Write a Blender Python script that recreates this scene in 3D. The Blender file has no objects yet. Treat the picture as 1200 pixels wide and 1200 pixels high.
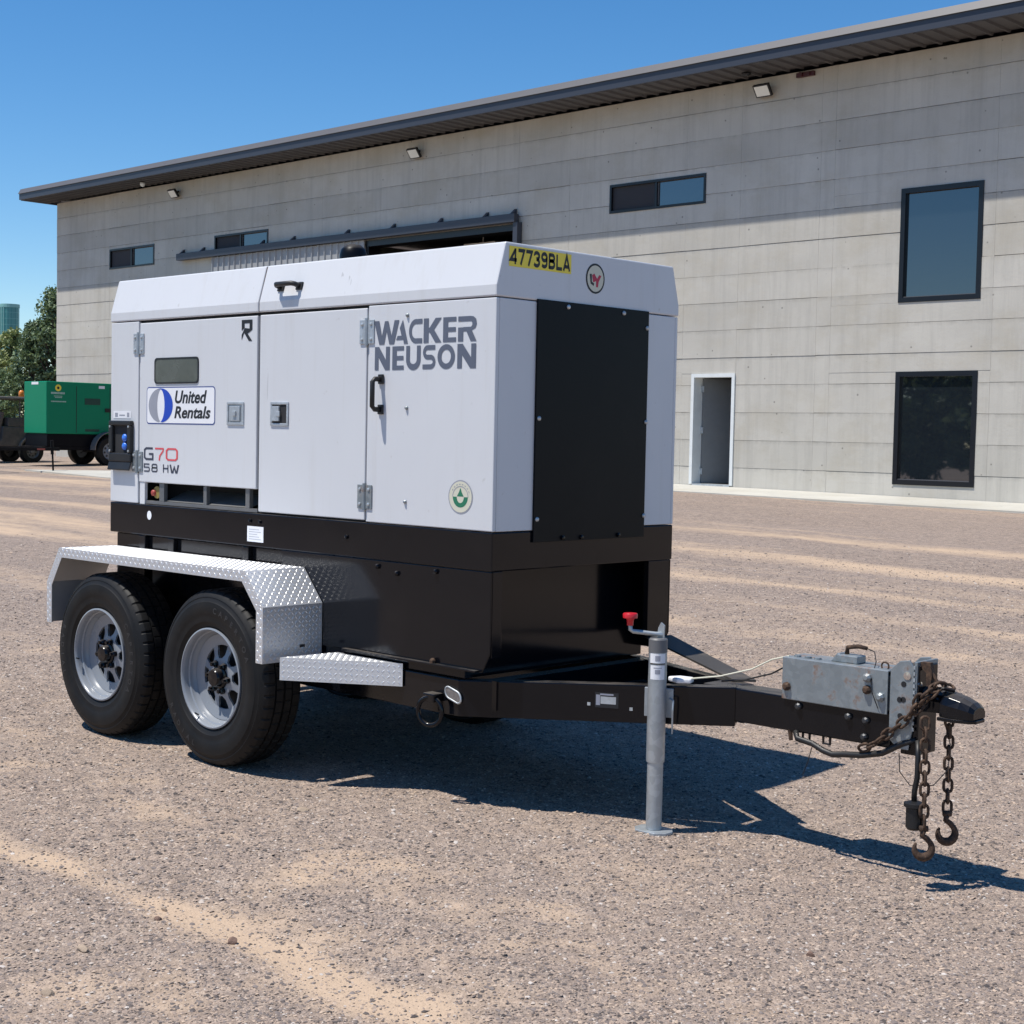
import bpy, bmesh, math, random
import numpy as np
from mathutils import Vector, Matrix

random.seed(7)
rng = np.random.default_rng(11)
SC = bpy.context.scene
COL = SC.collection

# ------------------------------------------------------------------ camera, sky, sun, exposure
F_PX, YAW, PITCH, ROLL = 1782.0, 2.3364, -0.0501, 0.02
cam_d = bpy.data.cameras.new('camera')
cam_d.sensor_width = 36.0
cam_d.lens = F_PX / 1200.0 * 36.0
cam_d.clip_end = 4000
cam = bpy.data.objects.new('camera', cam_d)
COL.objects.link(cam)
_d = Vector((math.cos(PITCH) * math.cos(YAW), math.cos(PITCH) * math.sin(YAW), math.sin(PITCH)))
_r = _d.cross(Vector((0, 0, 1))).normalized()
_u = _r.cross(_d)
_rr = math.cos(ROLL) * _r + math.sin(ROLL) * _u
_uu = -math.sin(ROLL) * _r + math.cos(ROLL) * _u
M3 = Matrix((_rr, _uu, -_d)).transposed()
cam.matrix_world = Matrix.Translation((4.3335, -4.3954, 1.4693)) @ M3.to_4x4()
SC.camera = cam

to_sun = Vector((-0.205, -0.36, 1.0)).normalized()
world = bpy.data.worlds.new('World')
SC.world = world
world.use_nodes = True
wn = world.node_tree
sky = wn.nodes.new('ShaderNodeTexSky')
sky.sky_type = 'NISHITA'
sky.sun_disc = False
sky.sun_elevation = math.asin(to_sun.z)
sky.sun_rotation = math.atan2(to_sun.x, to_sun.y)
sky.altitude = 900
sky.air_density = 1.0
sky.dust_density = 0.0
sky.ozone_density = 3.5
bg = wn.nodes['Background']
bg.inputs['Strength'].default_value = 0.124
hs = wn.nodes.new('ShaderNodeHueSaturation')
hs.inputs['Saturation'].default_value = 1.29
wn.links.new(sky.outputs['Color'], hs.inputs['Color'])
wn.links.new(hs.outputs['Color'], bg.inputs['Color'])

sun_d = bpy.data.lights.new('sun', 'SUN')
sun_d.energy = 5.0
sun_d.angle = math.radians(0.53)
sun_d.color = (1.0, 0.955, 0.88)
sun = bpy.data.objects.new('sun', sun_d)
COL.objects.link(sun)
sun.rotation_euler = to_sun.to_track_quat('Z', 'Y').to_euler()
sun.location = (0, 0, 30)

SC.view_settings.view_transform = 'Standard'
SC.view_settings.look = 'None'
SC.view_settings.exposure = 0.16
SC.view_settings.gamma = 1.0
SC.render.engine = 'CYCLES'

# ------------------------------------------------------------------ helpers
ORG = {}


class MB:
    """collects geometry in world (or local) coordinates and builds ONE mesh object"""

    def __init__(self):
        self.v = []; self.f = []; self.m = []

    def add(self, vs, fs, mi=0):
        o = len(self.v)
        self.v += [tuple(p) for p in vs]
        self.f += [tuple(i + o for i in f) for f in fs]
        self.m += [mi] * len(fs)
        return self

    def box(self, x0, x1, y0, y1, z0, z1, mi=0):
        return self.add([(x0, y0, z0), (x1, y0, z0), (x1, y1, z0), (x0, y1, z0), (x0, y0, z1), (x1, y0, z1), (x1, y1, z1), (x0, y1, z1)],
                        [(0, 3, 2, 1), (4, 5, 6, 7), (0, 1, 5, 4), (1, 2, 6, 5), (2, 3, 7, 6), (3, 0, 4, 7)], mi)

    def obox(self, c, ax, ay, az, mi=0):
        """oriented box: centre c and three half-extent vectors"""
        c, ax, ay, az = Vector(c), Vector(ax), Vector(ay), Vector(az)
        vs = [c + sx * ax + sy * ay + sz * az for sz in (-1, 1) for sx, sy in ((-1, -1), (1, -1), (1, 1), (-1, 1))]
        if ax.cross(ay).dot(az) < 0:
            fs = [(0, 1, 2, 3), (4, 7, 6, 5), (0, 4, 5, 1), (1, 5, 6, 2), (2, 6, 7, 3), (3, 7, 4, 0)]
        else:
            fs = [(0, 3, 2, 1), (4, 5, 6, 7), (0, 1, 5, 4), (1, 2, 6, 5), (2, 3, 7, 6), (3, 0, 4, 7)]
        return self.add(vs, fs, mi)

    def prism(self, poly, z0, z1, mi=0, axis='z'):
        """extrude a 2D polygon (ccw) ; axis z: (x,y), y: (x,z) along y, x: (y,z) along x"""
        n = len(poly)
        if axis == 'z':
            f = lambda p, h: (p[0], p[1], h)
        elif axis == 'y':
            f = lambda p, h: (p[0], h, p[1])
        else:
            f = lambda p, h: (h, p[0], p[1])
        vs = [f(p, z0) for p in poly] + [f(p, z1) for p in poly]
        fs = [tuple(range(n - 1, -1, -1)), tuple(range(n, 2 * n))] + [(i, (i + 1) % n, n + (i + 1) % n, n + i) for i in range(n)]
        if axis == 'y':
            fs = [tuple(reversed(q)) for q in fs]
        return self.add(vs, fs, mi)

    def tube(self, pts, rad, seg=10, mi=0, caps=True, closed=False):
        pts = [Vector(p) for p in pts]
        n = len(pts)
        rads = rad if isinstance(rad, (list, tuple)) else [rad] * n
        vs = []; prev = None
        for i, p in enumerate(pts):
            if closed:
                t = (pts[(i + 1) % n] - pts[i - 1])
            else:
                t = pts[min(i + 1, n - 1)] - pts[max(i - 1, 0)]
            t.normalize()
            if prev is None:
                a = Vector((0, 0, 1)) if abs(t.z) < .9 else Vector((1, 0, 0))
                nx = t.cross(a).normalized()
            else:
                nx = (prev - t * prev.dot(t)).normalized()
            prev = nx
            ny = t.cross(nx)
            for k in range(seg):
                a = 2 * math.pi * k / seg
                vs.append(p + rads[i] * (math.cos(a) * nx + math.sin(a) * ny))
        fs = []
        for i in range(n if closed else n - 1):
            j = (i + 1) % n
            for k in range(seg):
                k2 = (k + 1) % seg
                fs.append((i * seg + k, i * seg + k2, j * seg + k2, j * seg + k))
        if caps and not closed:
            fs.append(tuple(range(seg - 1, -1, -1)))
            fs.append(tuple((n - 1) * seg + k for k in range(seg)))
        return self.add(vs, fs, mi)

    def lathe(self, prof, origin, axis, seg=48, mi=0, closed=False, a0=0.0):
        """prof: (radius, along) ; axis 'x','y','z'"""
        vs = []
        o = Vector(origin)
        for r, h in prof:
            for k in range(seg):
                a = a0 + 2 * math.pi * k / seg
                c, s = r * math.cos(a), r * math.sin(a)
                if axis == 'y':
                    vs.append(o + Vector((c, h, s)))
                elif axis == 'x':
                    vs.append(o + Vector((h, c, s)))
                else:
                    vs.append(o + Vector((c, s, h)))
        fs = []
        n = len(prof)
        for i in range(n if closed else n - 1):
            j = (i + 1) % n
            for k in range(seg):
                k2 = (k + 1) % seg
                q = (i * seg + k, i * seg + k2, j * seg + k2, j * seg + k)
                fs.append(q if axis != 'y' else tuple(reversed(q)))
        return self.add(vs, fs, mi)

    def disc(self, c, r, axis, h, seg=16, mi=0):
        pr = [(0.0005, h[0]), (r, h[0]), (r, h[1]), (0.0005, h[1])]
        return self.lathe(pr, c, axis, seg, mi)

    def build(self, name, mat, parent=None, smooth=False, bevel=0, base=None, fix=False, bseg=2):
        v = np.array(self.v, dtype=float)
        lo, hi = v.min(0), v.max(0)
        c = np.array([(lo[0] + hi[0]) / 2, (lo[1] + hi[1]) / 2, lo[2]]) if base is None else np.array(base, dtype=float)
        me = bpy.data.meshes.new(name)
        me.from_pydata([tuple(p) for p in (v - c)], [], self.f)
        mats = mat if isinstance(mat, (list, tuple)) else [mat]
        for m in mats:
            me.materials.append(m)
        if len(mats) > 1:
            me.polygons.foreach_set('material_index', self.m)
        if fix:
            bm = bmesh.new(); bm.from_mesh(me)
            bmesh.ops.recalc_face_normals(bm, faces=bm.faces); bm.to_mesh(me); bm.free()
        if smooth:
            me.polygons.foreach_set('use_smooth', [True] * len(me.polygons))
        me.update()
        ob = bpy.data.objects.new(name, me)
        COL.objects.link(ob)
        po = Vector((0, 0, 0))
        if parent is not None:
            ob.parent = parent
            po = ORG[parent]
        ob.location = Vector(c) - po
        ORG[ob] = Vector(c)
        if bevel:
            b = ob.modifiers.new('bevel', 'BEVEL')
            b.width = bevel; b.segments = bseg; b.limit_method = 'ANGLE'; b.angle_limit = math.radians(35)
            b.harden_normals = False
        if smooth == 'auto' or (smooth and bevel):
            pass
        return ob


def empty(name, loc, parent=None):
    o = bpy.data.objects.new(name, None)
    COL.objects.link(o)
    o.empty_display_size = .2
    po = Vector((0, 0, 0))
    if parent is not None:
        o.parent = parent; po = ORG[parent]
    o.location = Vector(loc) - po
    ORG[o] = Vector(loc)
    return o


def tag(o, label=None, cat=None, group=None, kind=None):
    if label: o['label'] = label
    if cat: o['category'] = cat
    if group: o['group'] = group
    if kind: o['kind'] = kind
    return o


def auto_smooth(ob, ang=35):
    me = ob.data
    me.polygons.foreach_set('use_smooth', [True] * len(me.polygons))
    me.set_sharp_from_angle(angle=math.radians(ang))
    return ob


def copy_tree(o, loc, parent=None, rot=None, grand=True):
    c = o.copy(); COL.objects.link(c); c.parent = parent
    c.location = loc
    if rot is not None: c.rotation_euler = rot
    for ch in list(o.children):
        d = ch.copy(); COL.objects.link(d); d.parent = c
        if grand:
            for g_ in list(ch.children):
                e = g_.copy(); COL.objects.link(e); e.parent = d
    return c


# ground height: a gentle fall away from the building
def gz(x, y):
    x = np.clip(x, -16, 30); y = np.clip(y, -40, 21)
    return -.01 * (x + 1.6) + .021 * (y + .5)


def gzs(x, y):
    return float(gz(np.float64(x), np.float64(y)))


# ------------------------------------------------------------------ materials
class NT:
    def __init__(self, name):
        self.mat = bpy.data.materials.new(name)
        self.mat.use_nodes = True
        self.t = self.mat.node_tree
        self.b = self.t.nodes['Principled BSDF']
        self.out = self.t.nodes['Material Output']
        self.tc = self.t.nodes.new('ShaderNodeTexCoord')

    def n(self, typ, **kw):
        nd = self.t.nodes.new(typ)
        for k, v in kw.items():
            setattr(nd, k, v)
        return nd

    def l(self, a, b):
        self.t.links.new(a, b)

    def mapping(self, scale=(1, 1, 1), coord='Object', rot=(0, 0, 0)):
        m = self.n('ShaderNodeMapping')
        m.inputs['Scale'].default_value = scale
        m.inputs['Rotation'].default_value = rot
        self.l(self.tc.outputs[coord], m.inputs['Vector'])
        return m.outputs['Vector']

    def world(self, scale=(1, 1, 1)):
        g = self.n('ShaderNodeNewGeometry')
        m = self.n('ShaderNodeMapping')
        m.inputs['Scale'].default_value = scale
        self.l(g.outputs['Position'], m.inputs['Vector'])
        return m.outputs['Vector']

    def noise(self, vec, scale, detail=4, rough=.55, dist=0):
        n = self.n('ShaderNodeTexNoise')
        n.inputs['Scale'].default_value = scale
        n.inputs['Detail'].default_value = detail
        n.inputs['Roughness'].default_value = rough
        n.inputs['Distortion'].default_value = dist
        self.l(vec, n.inputs['Vector'])
        return n.outputs['Fac']

    def ramp(self, fac, stops, interp='LINEAR'):
        r = self.n('ShaderNodeValToRGB')
        r.color_ramp.interpolation = interp
        e = r.color_ramp.elements
        while len(e) < len(stops): e.new(.5)
        for i, (p, c) in enumerate(stops):
            e[i].position = p
            e[i].color = (c, c, c, 1) if not isinstance(c, (tuple, list)) else (*c, 1)
        self.l(fac, r.inputs['Fac'])
        return r.outputs['Color']

    def mix(self, fac, a, b, mode='MIX'):
        m = self.n('ShaderNodeMix', data_type='RGBA', blend_type=mode)
        for s, v in ((m.inputs[0], fac), (m.inputs[6], a), (m.inputs[7], b)):
            if isinstance(v, bpy.types.NodeSocket): self.l(v, s)
            elif isinstance(v, (tuple, list)): s.default_value = (*v, 1)
            else: s.default_value = v
        return m.outputs[2]

    def math(self, op, a, b=0.0, c=None):
        m = self.n('ShaderNodeMath', operation=op)
        for i, v in enumerate((a, b, c)):
            if v is None: continue
            if isinstance(v, bpy.types.NodeSocket): self.l(v, m.inputs[i])
            else: m.inputs[i].default_value = v
        return m.outputs[0]

    def bump(self, h, strength, dist=.01):
        b = self.n('ShaderNodeBump')
        b.inputs['Strength'].default_value = strength
        b.inputs['Distance'].default_value = dist
        self.l(h, b.inputs['Height'])
        self.l(b.outputs['Normal'], self.b.inputs['Normal'])
        return b

    def set(self, **kw):
        for k, v in kw.items():
            s = self.b.inputs[k.replace('_', ' ')]
            if isinstance(v, bpy.types.NodeSocket): self.l(v, s)
            elif isinstance(v, (tuple, list)): s.default_value = (*v, 1)
            else: s.default_value = v
        return self


def simple(name, col, rough=.5, metal=0.0, var=.12, scale=6, bump=0.0, dust=0.0, dustcol=(.32, .26, .2), **kw):
    t = NT(name)
    n1 = t.noise(t.world(), scale, 5, .6)
    hi = tuple(min(1, c * (1 + var)) for c in col); lo = tuple(c * (1 - var) for c in col)
    c = t.mix(n1, lo, hi)
    if dust:
        n2 = t.noise(t.world(), 3.1, 6, .65)
        f = t.ramp(n2, [(.42, 0), (.75, dust)])
        c = t.mix(f, c, dustcol)
        r = t.math('ADD', t.math('MULTIPLY', f, .5), rough)
        t.set(Roughness=r)
    else:
        t.set(Roughness=rough)
    t.set(Base_Color=c, Metallic=metal, **kw)
    if bump:
        t.bump(t.noise(t.world(), scale * 8, 3), bump, .004)
    return t.mat


M = {}


def white_paint(name, base, dirt=.5):
    t = NT(name)
    big = t.noise(t.world((1.2, 1.2, .9)), 1.7, 5, .6)
    streak = t.noise(t.world((9, 9, .55)), 2.2, 4, .6)
    spot = t.noise(t.world(), 26, 3, .5)
    c = t.mix(t.ramp(big, [(.3, 0), (.75, .3 * dirt)]), base, tuple(b * .83 for b in base))
    c = t.mix(t.ramp(streak, [(.55, 0), (.8, .22 * dirt)]), c, (.46, .43, .38))
    c = t.mix(t.ramp(spot, [(.70, 0), (.78, .3 * dirt)]), c, (.35, .32, .28))
    scr = t.noise(t.world((34, 34, 2.6)), 1.0, 2, .5)
    gate = t.noise(t.world(), 1.9, 3, .5)
    c = t.mix(t.math('MULTIPLY', t.ramp(scr, [(.735, 0), (.76, .5)]), t.ramp(gate, [(.5, 0), (.62, 1)])), c, (.25, .24, .235))
    t.set(Base_Color=c, Roughness=t.ramp(big, [(.3, .33), (.8, .5)]))
    t.bump(t.noise(t.world((1, 1, 1)), 2.2, 2), .05, .02)
    return t.mat


M['white'] = white_paint('white_powder_coat', (.635, .642, .66), 1.0)
M['white_post'] = M['white']


def black_paint(name, rough, dust, base=(.0035, .0042, .0065), spec=.32):
    t = NT(name)
    n2 = t.noise(t.world(), 2.6, 6, .68)
    geo = t.n('ShaderNodeNewGeometry')
    sep = t.n('ShaderNodeSeparateXYZ'); t.l(geo.outputs['Normal'], sep.inputs[0])
    up = t.ramp(sep.outputs['Z'], [(.5, 0), (.95, .5)])
    f = t.math('MAXIMUM', t.ramp(n2, [(.5, 0), (.9, dust)]), t.math('MULTIPLY', up, t.ramp(t.noise(t.world(), 9, 5), [(.3, .15), (.7, 1)])))
    c = t.mix(f, base, (.19, .165, .14))
    r = t.math('ADD', t.math('MULTIPLY', f, .6), rough)
    t.set(Base_Color=c, Roughness=r, Specular_IOR_Level=spec)
    t.bump(t.noise(t.world(), 5, 2), .03, .02)
    return t.mat


M['black'] = black_paint('black_gloss_enamel', .13, .03)
M['black_matte'] = black_paint('black_satin_sheet', .36, .03, (.003, .0036, .006), .13)
M['rubber_part'] = simple('black_rubber_plastic', (.007, .007, .008), .5, dust=.04)
M['dusty'] = simple('dusty_black_plate', (.05, .045, .04), .6, dust=.6, dustcol=(.2, .165, .13))
M['dark'] = simple('dark_interior', (.02, .02, .022), .8)


def tyre_mat():
    t = NT('weathered_tyre_rubber')
    n1 = t.noise(t.world(), 7, 6, .65)
    n2 = t.noise(t.world(), 60, 3, .6)
    f = t.math('MULTIPLY', t.ramp(n1, [(.42, .0), (.88, .11)]), t.ramp(n2, [(.3, .5), (.7, 1)]))
    t.set(Base_Color=t.mix(f, (.0042, .0043, .005), (.15, .125, .10)), Roughness=.6, Specular_IOR_Level=.3)
    t.bump(n2, .12, .003)
    return t.mat


M['tyre'] = tyre_mat()
M['rim'] = simple('silver_wheel_paint', (.24, .26, .29), .26, .0, .06, 5, dust=.06)
M['alu'] = simple('bright_aluminium_tread', (.78, .79, .81), .42, .75, .06, 9, dust=.10, dustcol=(.5, .45, .4))


def galv(name, rust, base=(.40, .43, .45)):
    t = NT(name)
    v = t.n('ShaderNodeTexVoronoi'); v.inputs['Scale'].default_value = 45
    t.l(t.world(), v.inputs['Vector'])
    n1 = t.noise(t.world((1, 1, .4)), 9, 5, .6)
    c = t.mix(v.outputs['Color'], tuple(b * .86 for b in base), tuple(b * 1.12 for b in base))
    c = t.mix(t.ramp(n1, [(.4, 0), (.72, .55)]), c, (.25, .26, .26))
    if rust:
        n2 = t.noise(t.world(), 12, 7, .7)
        f = t.ramp(n2, [(.60 - .12 * rust, 0), (.74 - .1 * rust, 1)])
        c = t.mix(f, c, (.17, .075, .03))
        t.set(Metallic=t.ramp(n2, [(.5, .55), (.64, 0)]))
    else:
        t.set(Metallic=.6)
    t.set(Base_Color=c, Roughness=t.ramp(n1, [(.3, .38), (.7, .6)]))
    return t.mat


M['galv'] = galv('galvanised_steel', 0, (.44, .475, .50))
M['galv_rust'] = galv('rusting_galvanised_steel', .48, (.27, .30, .315))
M['zinc'] = galv('zinc_plate', 0, (.55, .58, .6))


def rust_mat():
    t = NT('rusty_chain_steel')
    n = t.noise(t.world(), 60, 6, .7)
    t.set(Base_Color=t.ramp(n, [(.25, (.016, .011, .009)), (.5, (.06, .034, .021)), (.75, (.17, .10, .058))]), Roughness=.85, Metallic=.1)
    t.bump(n, .4, .003)
    return t.mat


M['rust'] = rust_mat()
M['chrome'] = simple('worn_chrome', (.6, .6, .62), .15, 1.0, .3, 30)
M['red'] = simple('red_plastic', (.55, .015, .025), .35)
M['yellow'] = simple('yellow_label', (.86, .68, .06), .45, var=.05)
M['ink'] = simple('black_ink', (.012, .012, .014), .5)
M['ink_grey'] = simple('slate_lettering', (.105, .12, .16), .5, var=.08, scale=30)
M['ink_red'] = simple('red_lettering', (.66, .08, .09), .5)
M['ink_navy'] = simple('dark_lettering', (.04, .045, .07), .5)
M['sticker'] = simple('white_sticker', (.8, .8, .82), .4, var=.04)
M['blue'] = simple('blue_print', (.012, .06, .45), .4)
M['navy'] = simple('navy_outline', (.03, .06, .25), .4)
M['greyprint'] = simple('grey_print', (.30, .31, .36), .4)
M['cream'] = simple('cream_print', (.62, .6, .48), .5)
M['green_print'] = simple('green_print', (.02, .17, .09), .5)
M['red_print'] = simple('crimson_print', (.45, .02, .06), .5)
M['lens'] = simple('clear_lens', (.16, .15, .145), .12, 0, .7, 60)
M['window_dirty'] = simple('dusty_acrylic_window', (.10, .11, .095), .22, 0, .35, 12, dust=.25, dustcol=(.2, .2, .17))
M['bluelight'] = simple('blue_plug', (.05, .2, .85), .25, var=.4, scale=40)
M['steel_inner'] = simple('grey_steel_duct', (.16, .17, .18), .45, .5, .2, 10, dust=.3)


def concrete(name, base, streaks=1.0, perobj=.12):
    t = NT(name)
    oi = t.n('ShaderNodeObjectInfo')
    big = t.noise(t.world((1, 1, 1)), .55, 6, .62)
    st = t.noise(t.world((3.2, 3.2, .22)), 1.6, 6, .7)
    fine = t.noise(t.world(), 14, 6, .7)
    c = t.mix(t.ramp(big, [(.3, 0), (.72, 1)]), tuple(b * .86 for b in base), tuple(b * 1.06 for b in base))
    c = t.mix(t.ramp(st, [(.48, 0), (.72, .42 * streaks)]), c, tuple(b * .62 for b in base))
    c = t.mix(t.ramp(fine, [(.62, 0), (.74, .28)]), c, tuple(b * .55 for b in base))
    sz = t.n('ShaderNodeSeparateXYZ'); t.l(t.world(), sz.inputs[0])
    fr = t.math('FRACT', t.math('DIVIDE', t.math('SUBTRACT', 7.74, sz.outputs['Z']), .5225))
    seep = t.noise(t.world((2.2, 2.2, .5)), 2.4, 5, .7)
    jf = t.math('MULTIPLY', t.ramp(fr, [(0, 1), (.035, .55), (.16, 0)]), t.ramp(seep, [(.38, 0), (.66, .75)]))
    c = t.mix(jf, c, tuple(b * .52 for b in base))
    blot = t.noise(t.world((.7, .7, 1.1)), 1.3, 6, .68)
    c = t.mix(t.ramp(blot, [(.48, 0), (.66, .45)]), c, (base[0] * .80, base[1] * .76, base[2] * .68))
    pit = t.n('ShaderNodeTexVoronoi'); pit.inputs['Scale'].default_value = 3.2; t.l(t.world(), pit.inputs['Vector'])
    c = t.mix(t.ramp(pit.outputs['Distance'], [(.045, .7), (.075, 0)]), c, tuple(b * .3 for b in base))
    rowi = t.math('FLOOR', t.math('DIVIDE', t.math('SUBTRACT', 7.74, sz.outputs['Z']), .5225))
    wnn = t.n('ShaderNodeTexWhiteNoise', noise_dimensions='1D'); t.l(rowi, wnn.inputs['W'])
    rnd = t.ramp(wnn.outputs['Value'], [(0, 1 - perobj), (1, 1 + perobj * .35)])
    c = t.mix(1.0, c, rnd, 'MULTIPLY')
    t.set(Base_Color=c, Roughness=.9)
    t.bump(t.math('ADD', fine, t.math('MULTIPLY', t.noise(t.world(), 70, 3), .4)), .25, .012)
    return t.mat


M['concrete'] = concrete('board_formed_concrete', (.56, .528, .465), 1.0, .12)
M['slab'] = concrete('pale_concrete_slab', (.50, .48, .425), .5, 0)
M['core'] = simple('joint_shadow_concrete', (.24, .225, .195), .95)
M['trim'] = simple('blue_grey_metal_trim', (.040, .045, .060), .45, .0, .08, 2)
M['trim_light'] = simple('pale_grey_trim', (.105, .10, .102), .5, 0, .08, 2)  # on the drip edge this lighter grey carries the sky light it catches
M['soffit'] = simple('brown_grey_soffit_metal', (.082, .077, .078), .5, 0, .07, 1)
M['frame_black'] = simple('dark_window_frame', (.004, .004, .006), .35)
M['doorwhite'] = simple('white_door_frame', (.72, .74, .73), .5)
M['doorgrey'] = simple('grey_steel_door', (.17, .18, .19), .5, dust=.1)
M['sheet'] = simple('pale_ribbed_sheet', (.33, .335, .34), .5, 0, .07, 3, dust=.15)
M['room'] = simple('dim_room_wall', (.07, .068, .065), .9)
M['lamp_glass'] = simple('frosted_lamp_glass', (.78, .77, .70), .25)
M['screen'] = simple('insect_screen', (.035, .034, .038), .8)


def glass_mat(name, base, ior, rough=.02):
    t = NT(name)
    t.set(Base_Color=base, Roughness=rough, IOR=ior)  # dark opaque base stands in for the unlit room behind the pane
    t.bump(t.noise(t.world(), .9, 2), .02, .05)
    return t.mat


M['glass'] = glass_mat('dark_room_window_glass', (.012, .016, .021), 2.15)
M['glass_light'] = glass_mat('dark_room_sash_glass', (.02, .026, .03), 2.3)
M['tower'] = None


def tower_mat():
    t = NT('teal_curtain_wall')
    br = t.n('ShaderNodeTexBrick')
    br.offset = 0
    br.inputs['Scale'].default_value = 1
    br.inputs['Brick Width'].default_value = 1.6
    br.inputs['Row Height'].default_value = 3.2
    br.inputs['Mortar Size'].default_value = .12
    br.inputs['Color1'].default_value = (.03, .17, .18, 1)
    br.inputs['Color2'].default_value = (.04, .21, .21, 1)
    br.inputs['Mortar'].default_value = (.12, .32, .30, 1)
    t.l(t.mapping(coord='UV'), br.inputs['Vector'])
    t.set(Base_Color=br.outputs['Color'], Roughness=.25)
    return t.mat


M['tower'] = tower_mat()
M['tower_rib'] = simple('pale_teal_edge', (.2, .42, .40), .5)
M['greengen'] = simple('green_enamel', (.0, .205, .10), .45, 0, .05, 2, Specular_IOR_Level=.25)
M['amber'] = simple('amber_beacon', (.75, .22, .02), .25)
M['utv'] = simple('dusty_black_plastic', (.06, .055, .052), .6, dust=.6, dustcol=(.22, .18, .15))
M['utv_grey'] = simple('dusty_grey_canvas', (.16, .15, .145), .7, dust=.4)
M['utv_brown'] = simple('brown_vinyl_seat', (.12, .085, .07), .7, dust=.2)


def ground_mat():
    t = NT('gravel_yard')
    P = t.world()
    sep = t.n('ShaderNodeSeparateXYZ'); t.l(P, sep.inputs[0])
    v1 = t.n('ShaderNodeTexVoronoi'); v1.inputs['Scale'].default_value = 95; t.l(P, v1.inputs['Vector'])
    v2 = t.n('ShaderNodeTexVoronoi'); v2.inputs['Scale'].default_value = 210; t.l(P, v2.inputs['Vector'])
    v3 = t.n('ShaderNodeTexVoronoi'); v3.inputs['Scale'].default_value = 17; t.l(P, v3.inputs['Vector'])
    s1 = t.n('ShaderNodeSeparateColor'); t.l(v1.outputs['Color'], s1.inputs[0])
    s2 = t.n('ShaderNodeSeparateColor'); t.l(v2.outputs['Color'], s2.inputs[0])
    s3 = t.n('ShaderNodeSeparateColor'); t.l(v3.outputs['Color'], s3.inputs[0])
    stops = [(0, (.078, .062, .054)), (.2, (.156, .126, .112)), (.45, (.236, .191, .168)), (.62, (.310, .232, .182)), (.8, (.38, .288, .224)), (1, (.49, .405, .33))]
    gravel = t.mix(.5, t.ramp(s1.outputs[0], stops), t.ramp(s2.outputs[0], stops))
    # clumps of coarser stone read at a distance
    gravel = t.mix(.22, gravel, t.ramp(s3.outputs[0], stops))
    big = t.noise(t.world((.30, 1, 1)), .8, 5, .6)
    gravel = t.mix(t.ramp(big, [(.35, 0), (.7, .4)]), gravel, (.31, .25, .215))
    speck = t.noise(P, 22, 8, .78)
    gravel = t.mix(1.0, gravel, t.ramp(speck, [(.3, .64), (.5, 1.0), (.72, 1.42)]), 'MULTIPLY')
    wob = t.noise(t.world((.2, .2, 1)), .8, 3, .5)
    yy = t.math('ADD', sep.outputs['Y'], t.math('MULTIPLY', t.math('SUBTRACT', wob, .5), 1.6))
    streak = t.noise(t.world((.07, 1.0, 1)), 1.35, 6, .62, .2)
    streak2 = t.noise(t.world((.05, .5, 1)), 1.1, 4, .6, .1)
    fine = t.noise(P, 7.5, 6, .7)
    mid = t.noise(t.world((.5, 1.2, 1)), 2.3, 5, .65)

    def band(yc, w, amp):
        d = t.math('DIVIDE', t.math('SUBTRACT', yy, yc), w)
        return t.math('MULTIPLY', t.math('POWER', 2.718, t.math('MULTIPLY', t.math('MULTIPLY', d, d), -1.0)), amp)
    bands = band(4.6, .30, .24)
    for yc, w, a in ((5.9, .30, .26), (7.3, .4, .26), (9.2, .4, .24), (11.2, .5, .2)):
        bands = t.math('ADD', bands, band(yc, w, a))
    f = t.math('ADD', bands, t.math('MULTIPLY', t.math('SUBTRACT', streak, .5), 1.7))
    f = t.math('ADD', f, t.math('MULTIPLY', t.math('SUBTRACT', streak2, .5), 1.2))
    f = t.math('ADD', f, t.math('MULTIPLY', t.math('SUBTRACT', fine, .5), .5))
    f = t.math('ADD', f, t.math('MULTIPLY', t.math('SUBTRACT', mid, .5), .6))
    far = t.ramp(f, [(.04, 0), (.5, .9)])
    at = t.n('ShaderNodeAttribute'); at.attribute_name = 'sand'
    an = t.n('ShaderNodeAttribute'); an.attribute_name = 'near'
    nf = t.math('ADD', at.outputs['Fac'], t.math('MULTIPLY', t.math('SUBTRACT', fine, .5), .9))
    nearm = t.ramp(nf, [(.05, .08), (.85, .88)])
    sandmask = t.mix(an.outputs['Fac'], far, nearm)
    sand = t.mix(t.noise(P, 55, 6, .75), (.37, .268, .182), (.62, .46, .325))
    c = t.mix(sandmask, gravel, sand)
    t.set(Base_Color=c, Roughness=.95, Specular_IOR_Level=.2)
    h = t.math('SUBTRACT', 1.0, v1.outputs['Distance'])
    h = t.math('ADD', h, t.math('MULTIPLY', t.math('SUBTRACT', 1.0, v2.outputs['Distance']), .6))
    h = t.math('MULTIPLY', h, t.math('SUBTRACT', 1.0, t.math('MULTIPLY', sandmask, .7)))
    h = t.math('ADD', h, t.math('MULTIPLY', fine, .6))
    t.bump(h, .6, .008)
    return t.mat


M['ground'] = ground_mat()


def stone_mat(name):
    t = NT(name)
    g = t.n('ShaderNodeNewGeometry')
    r = g.outputs['Random Per Island']
    c = t.ramp(r, [(0, (.055, .046, .043)), (.16, (.125, .103, .094)), (.40, (.225, .184, .165)), (.6, (.312, .236, .188)), (.76, (.40, .305, .237)),
                   (.88, (.49, .37, .275)), (.97, (.45, .395, .35)), (1, (.56, .50, .45))])
    n = t.noise(t.world(), 90, 3)
    c = t.mix(1.0, c, t.ramp(n, [(.3, .8), (.7, 1.12)]), 'MULTIPLY')
    t.set(Base_Color=c, Roughness=.9)
    return t.mat


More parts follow.
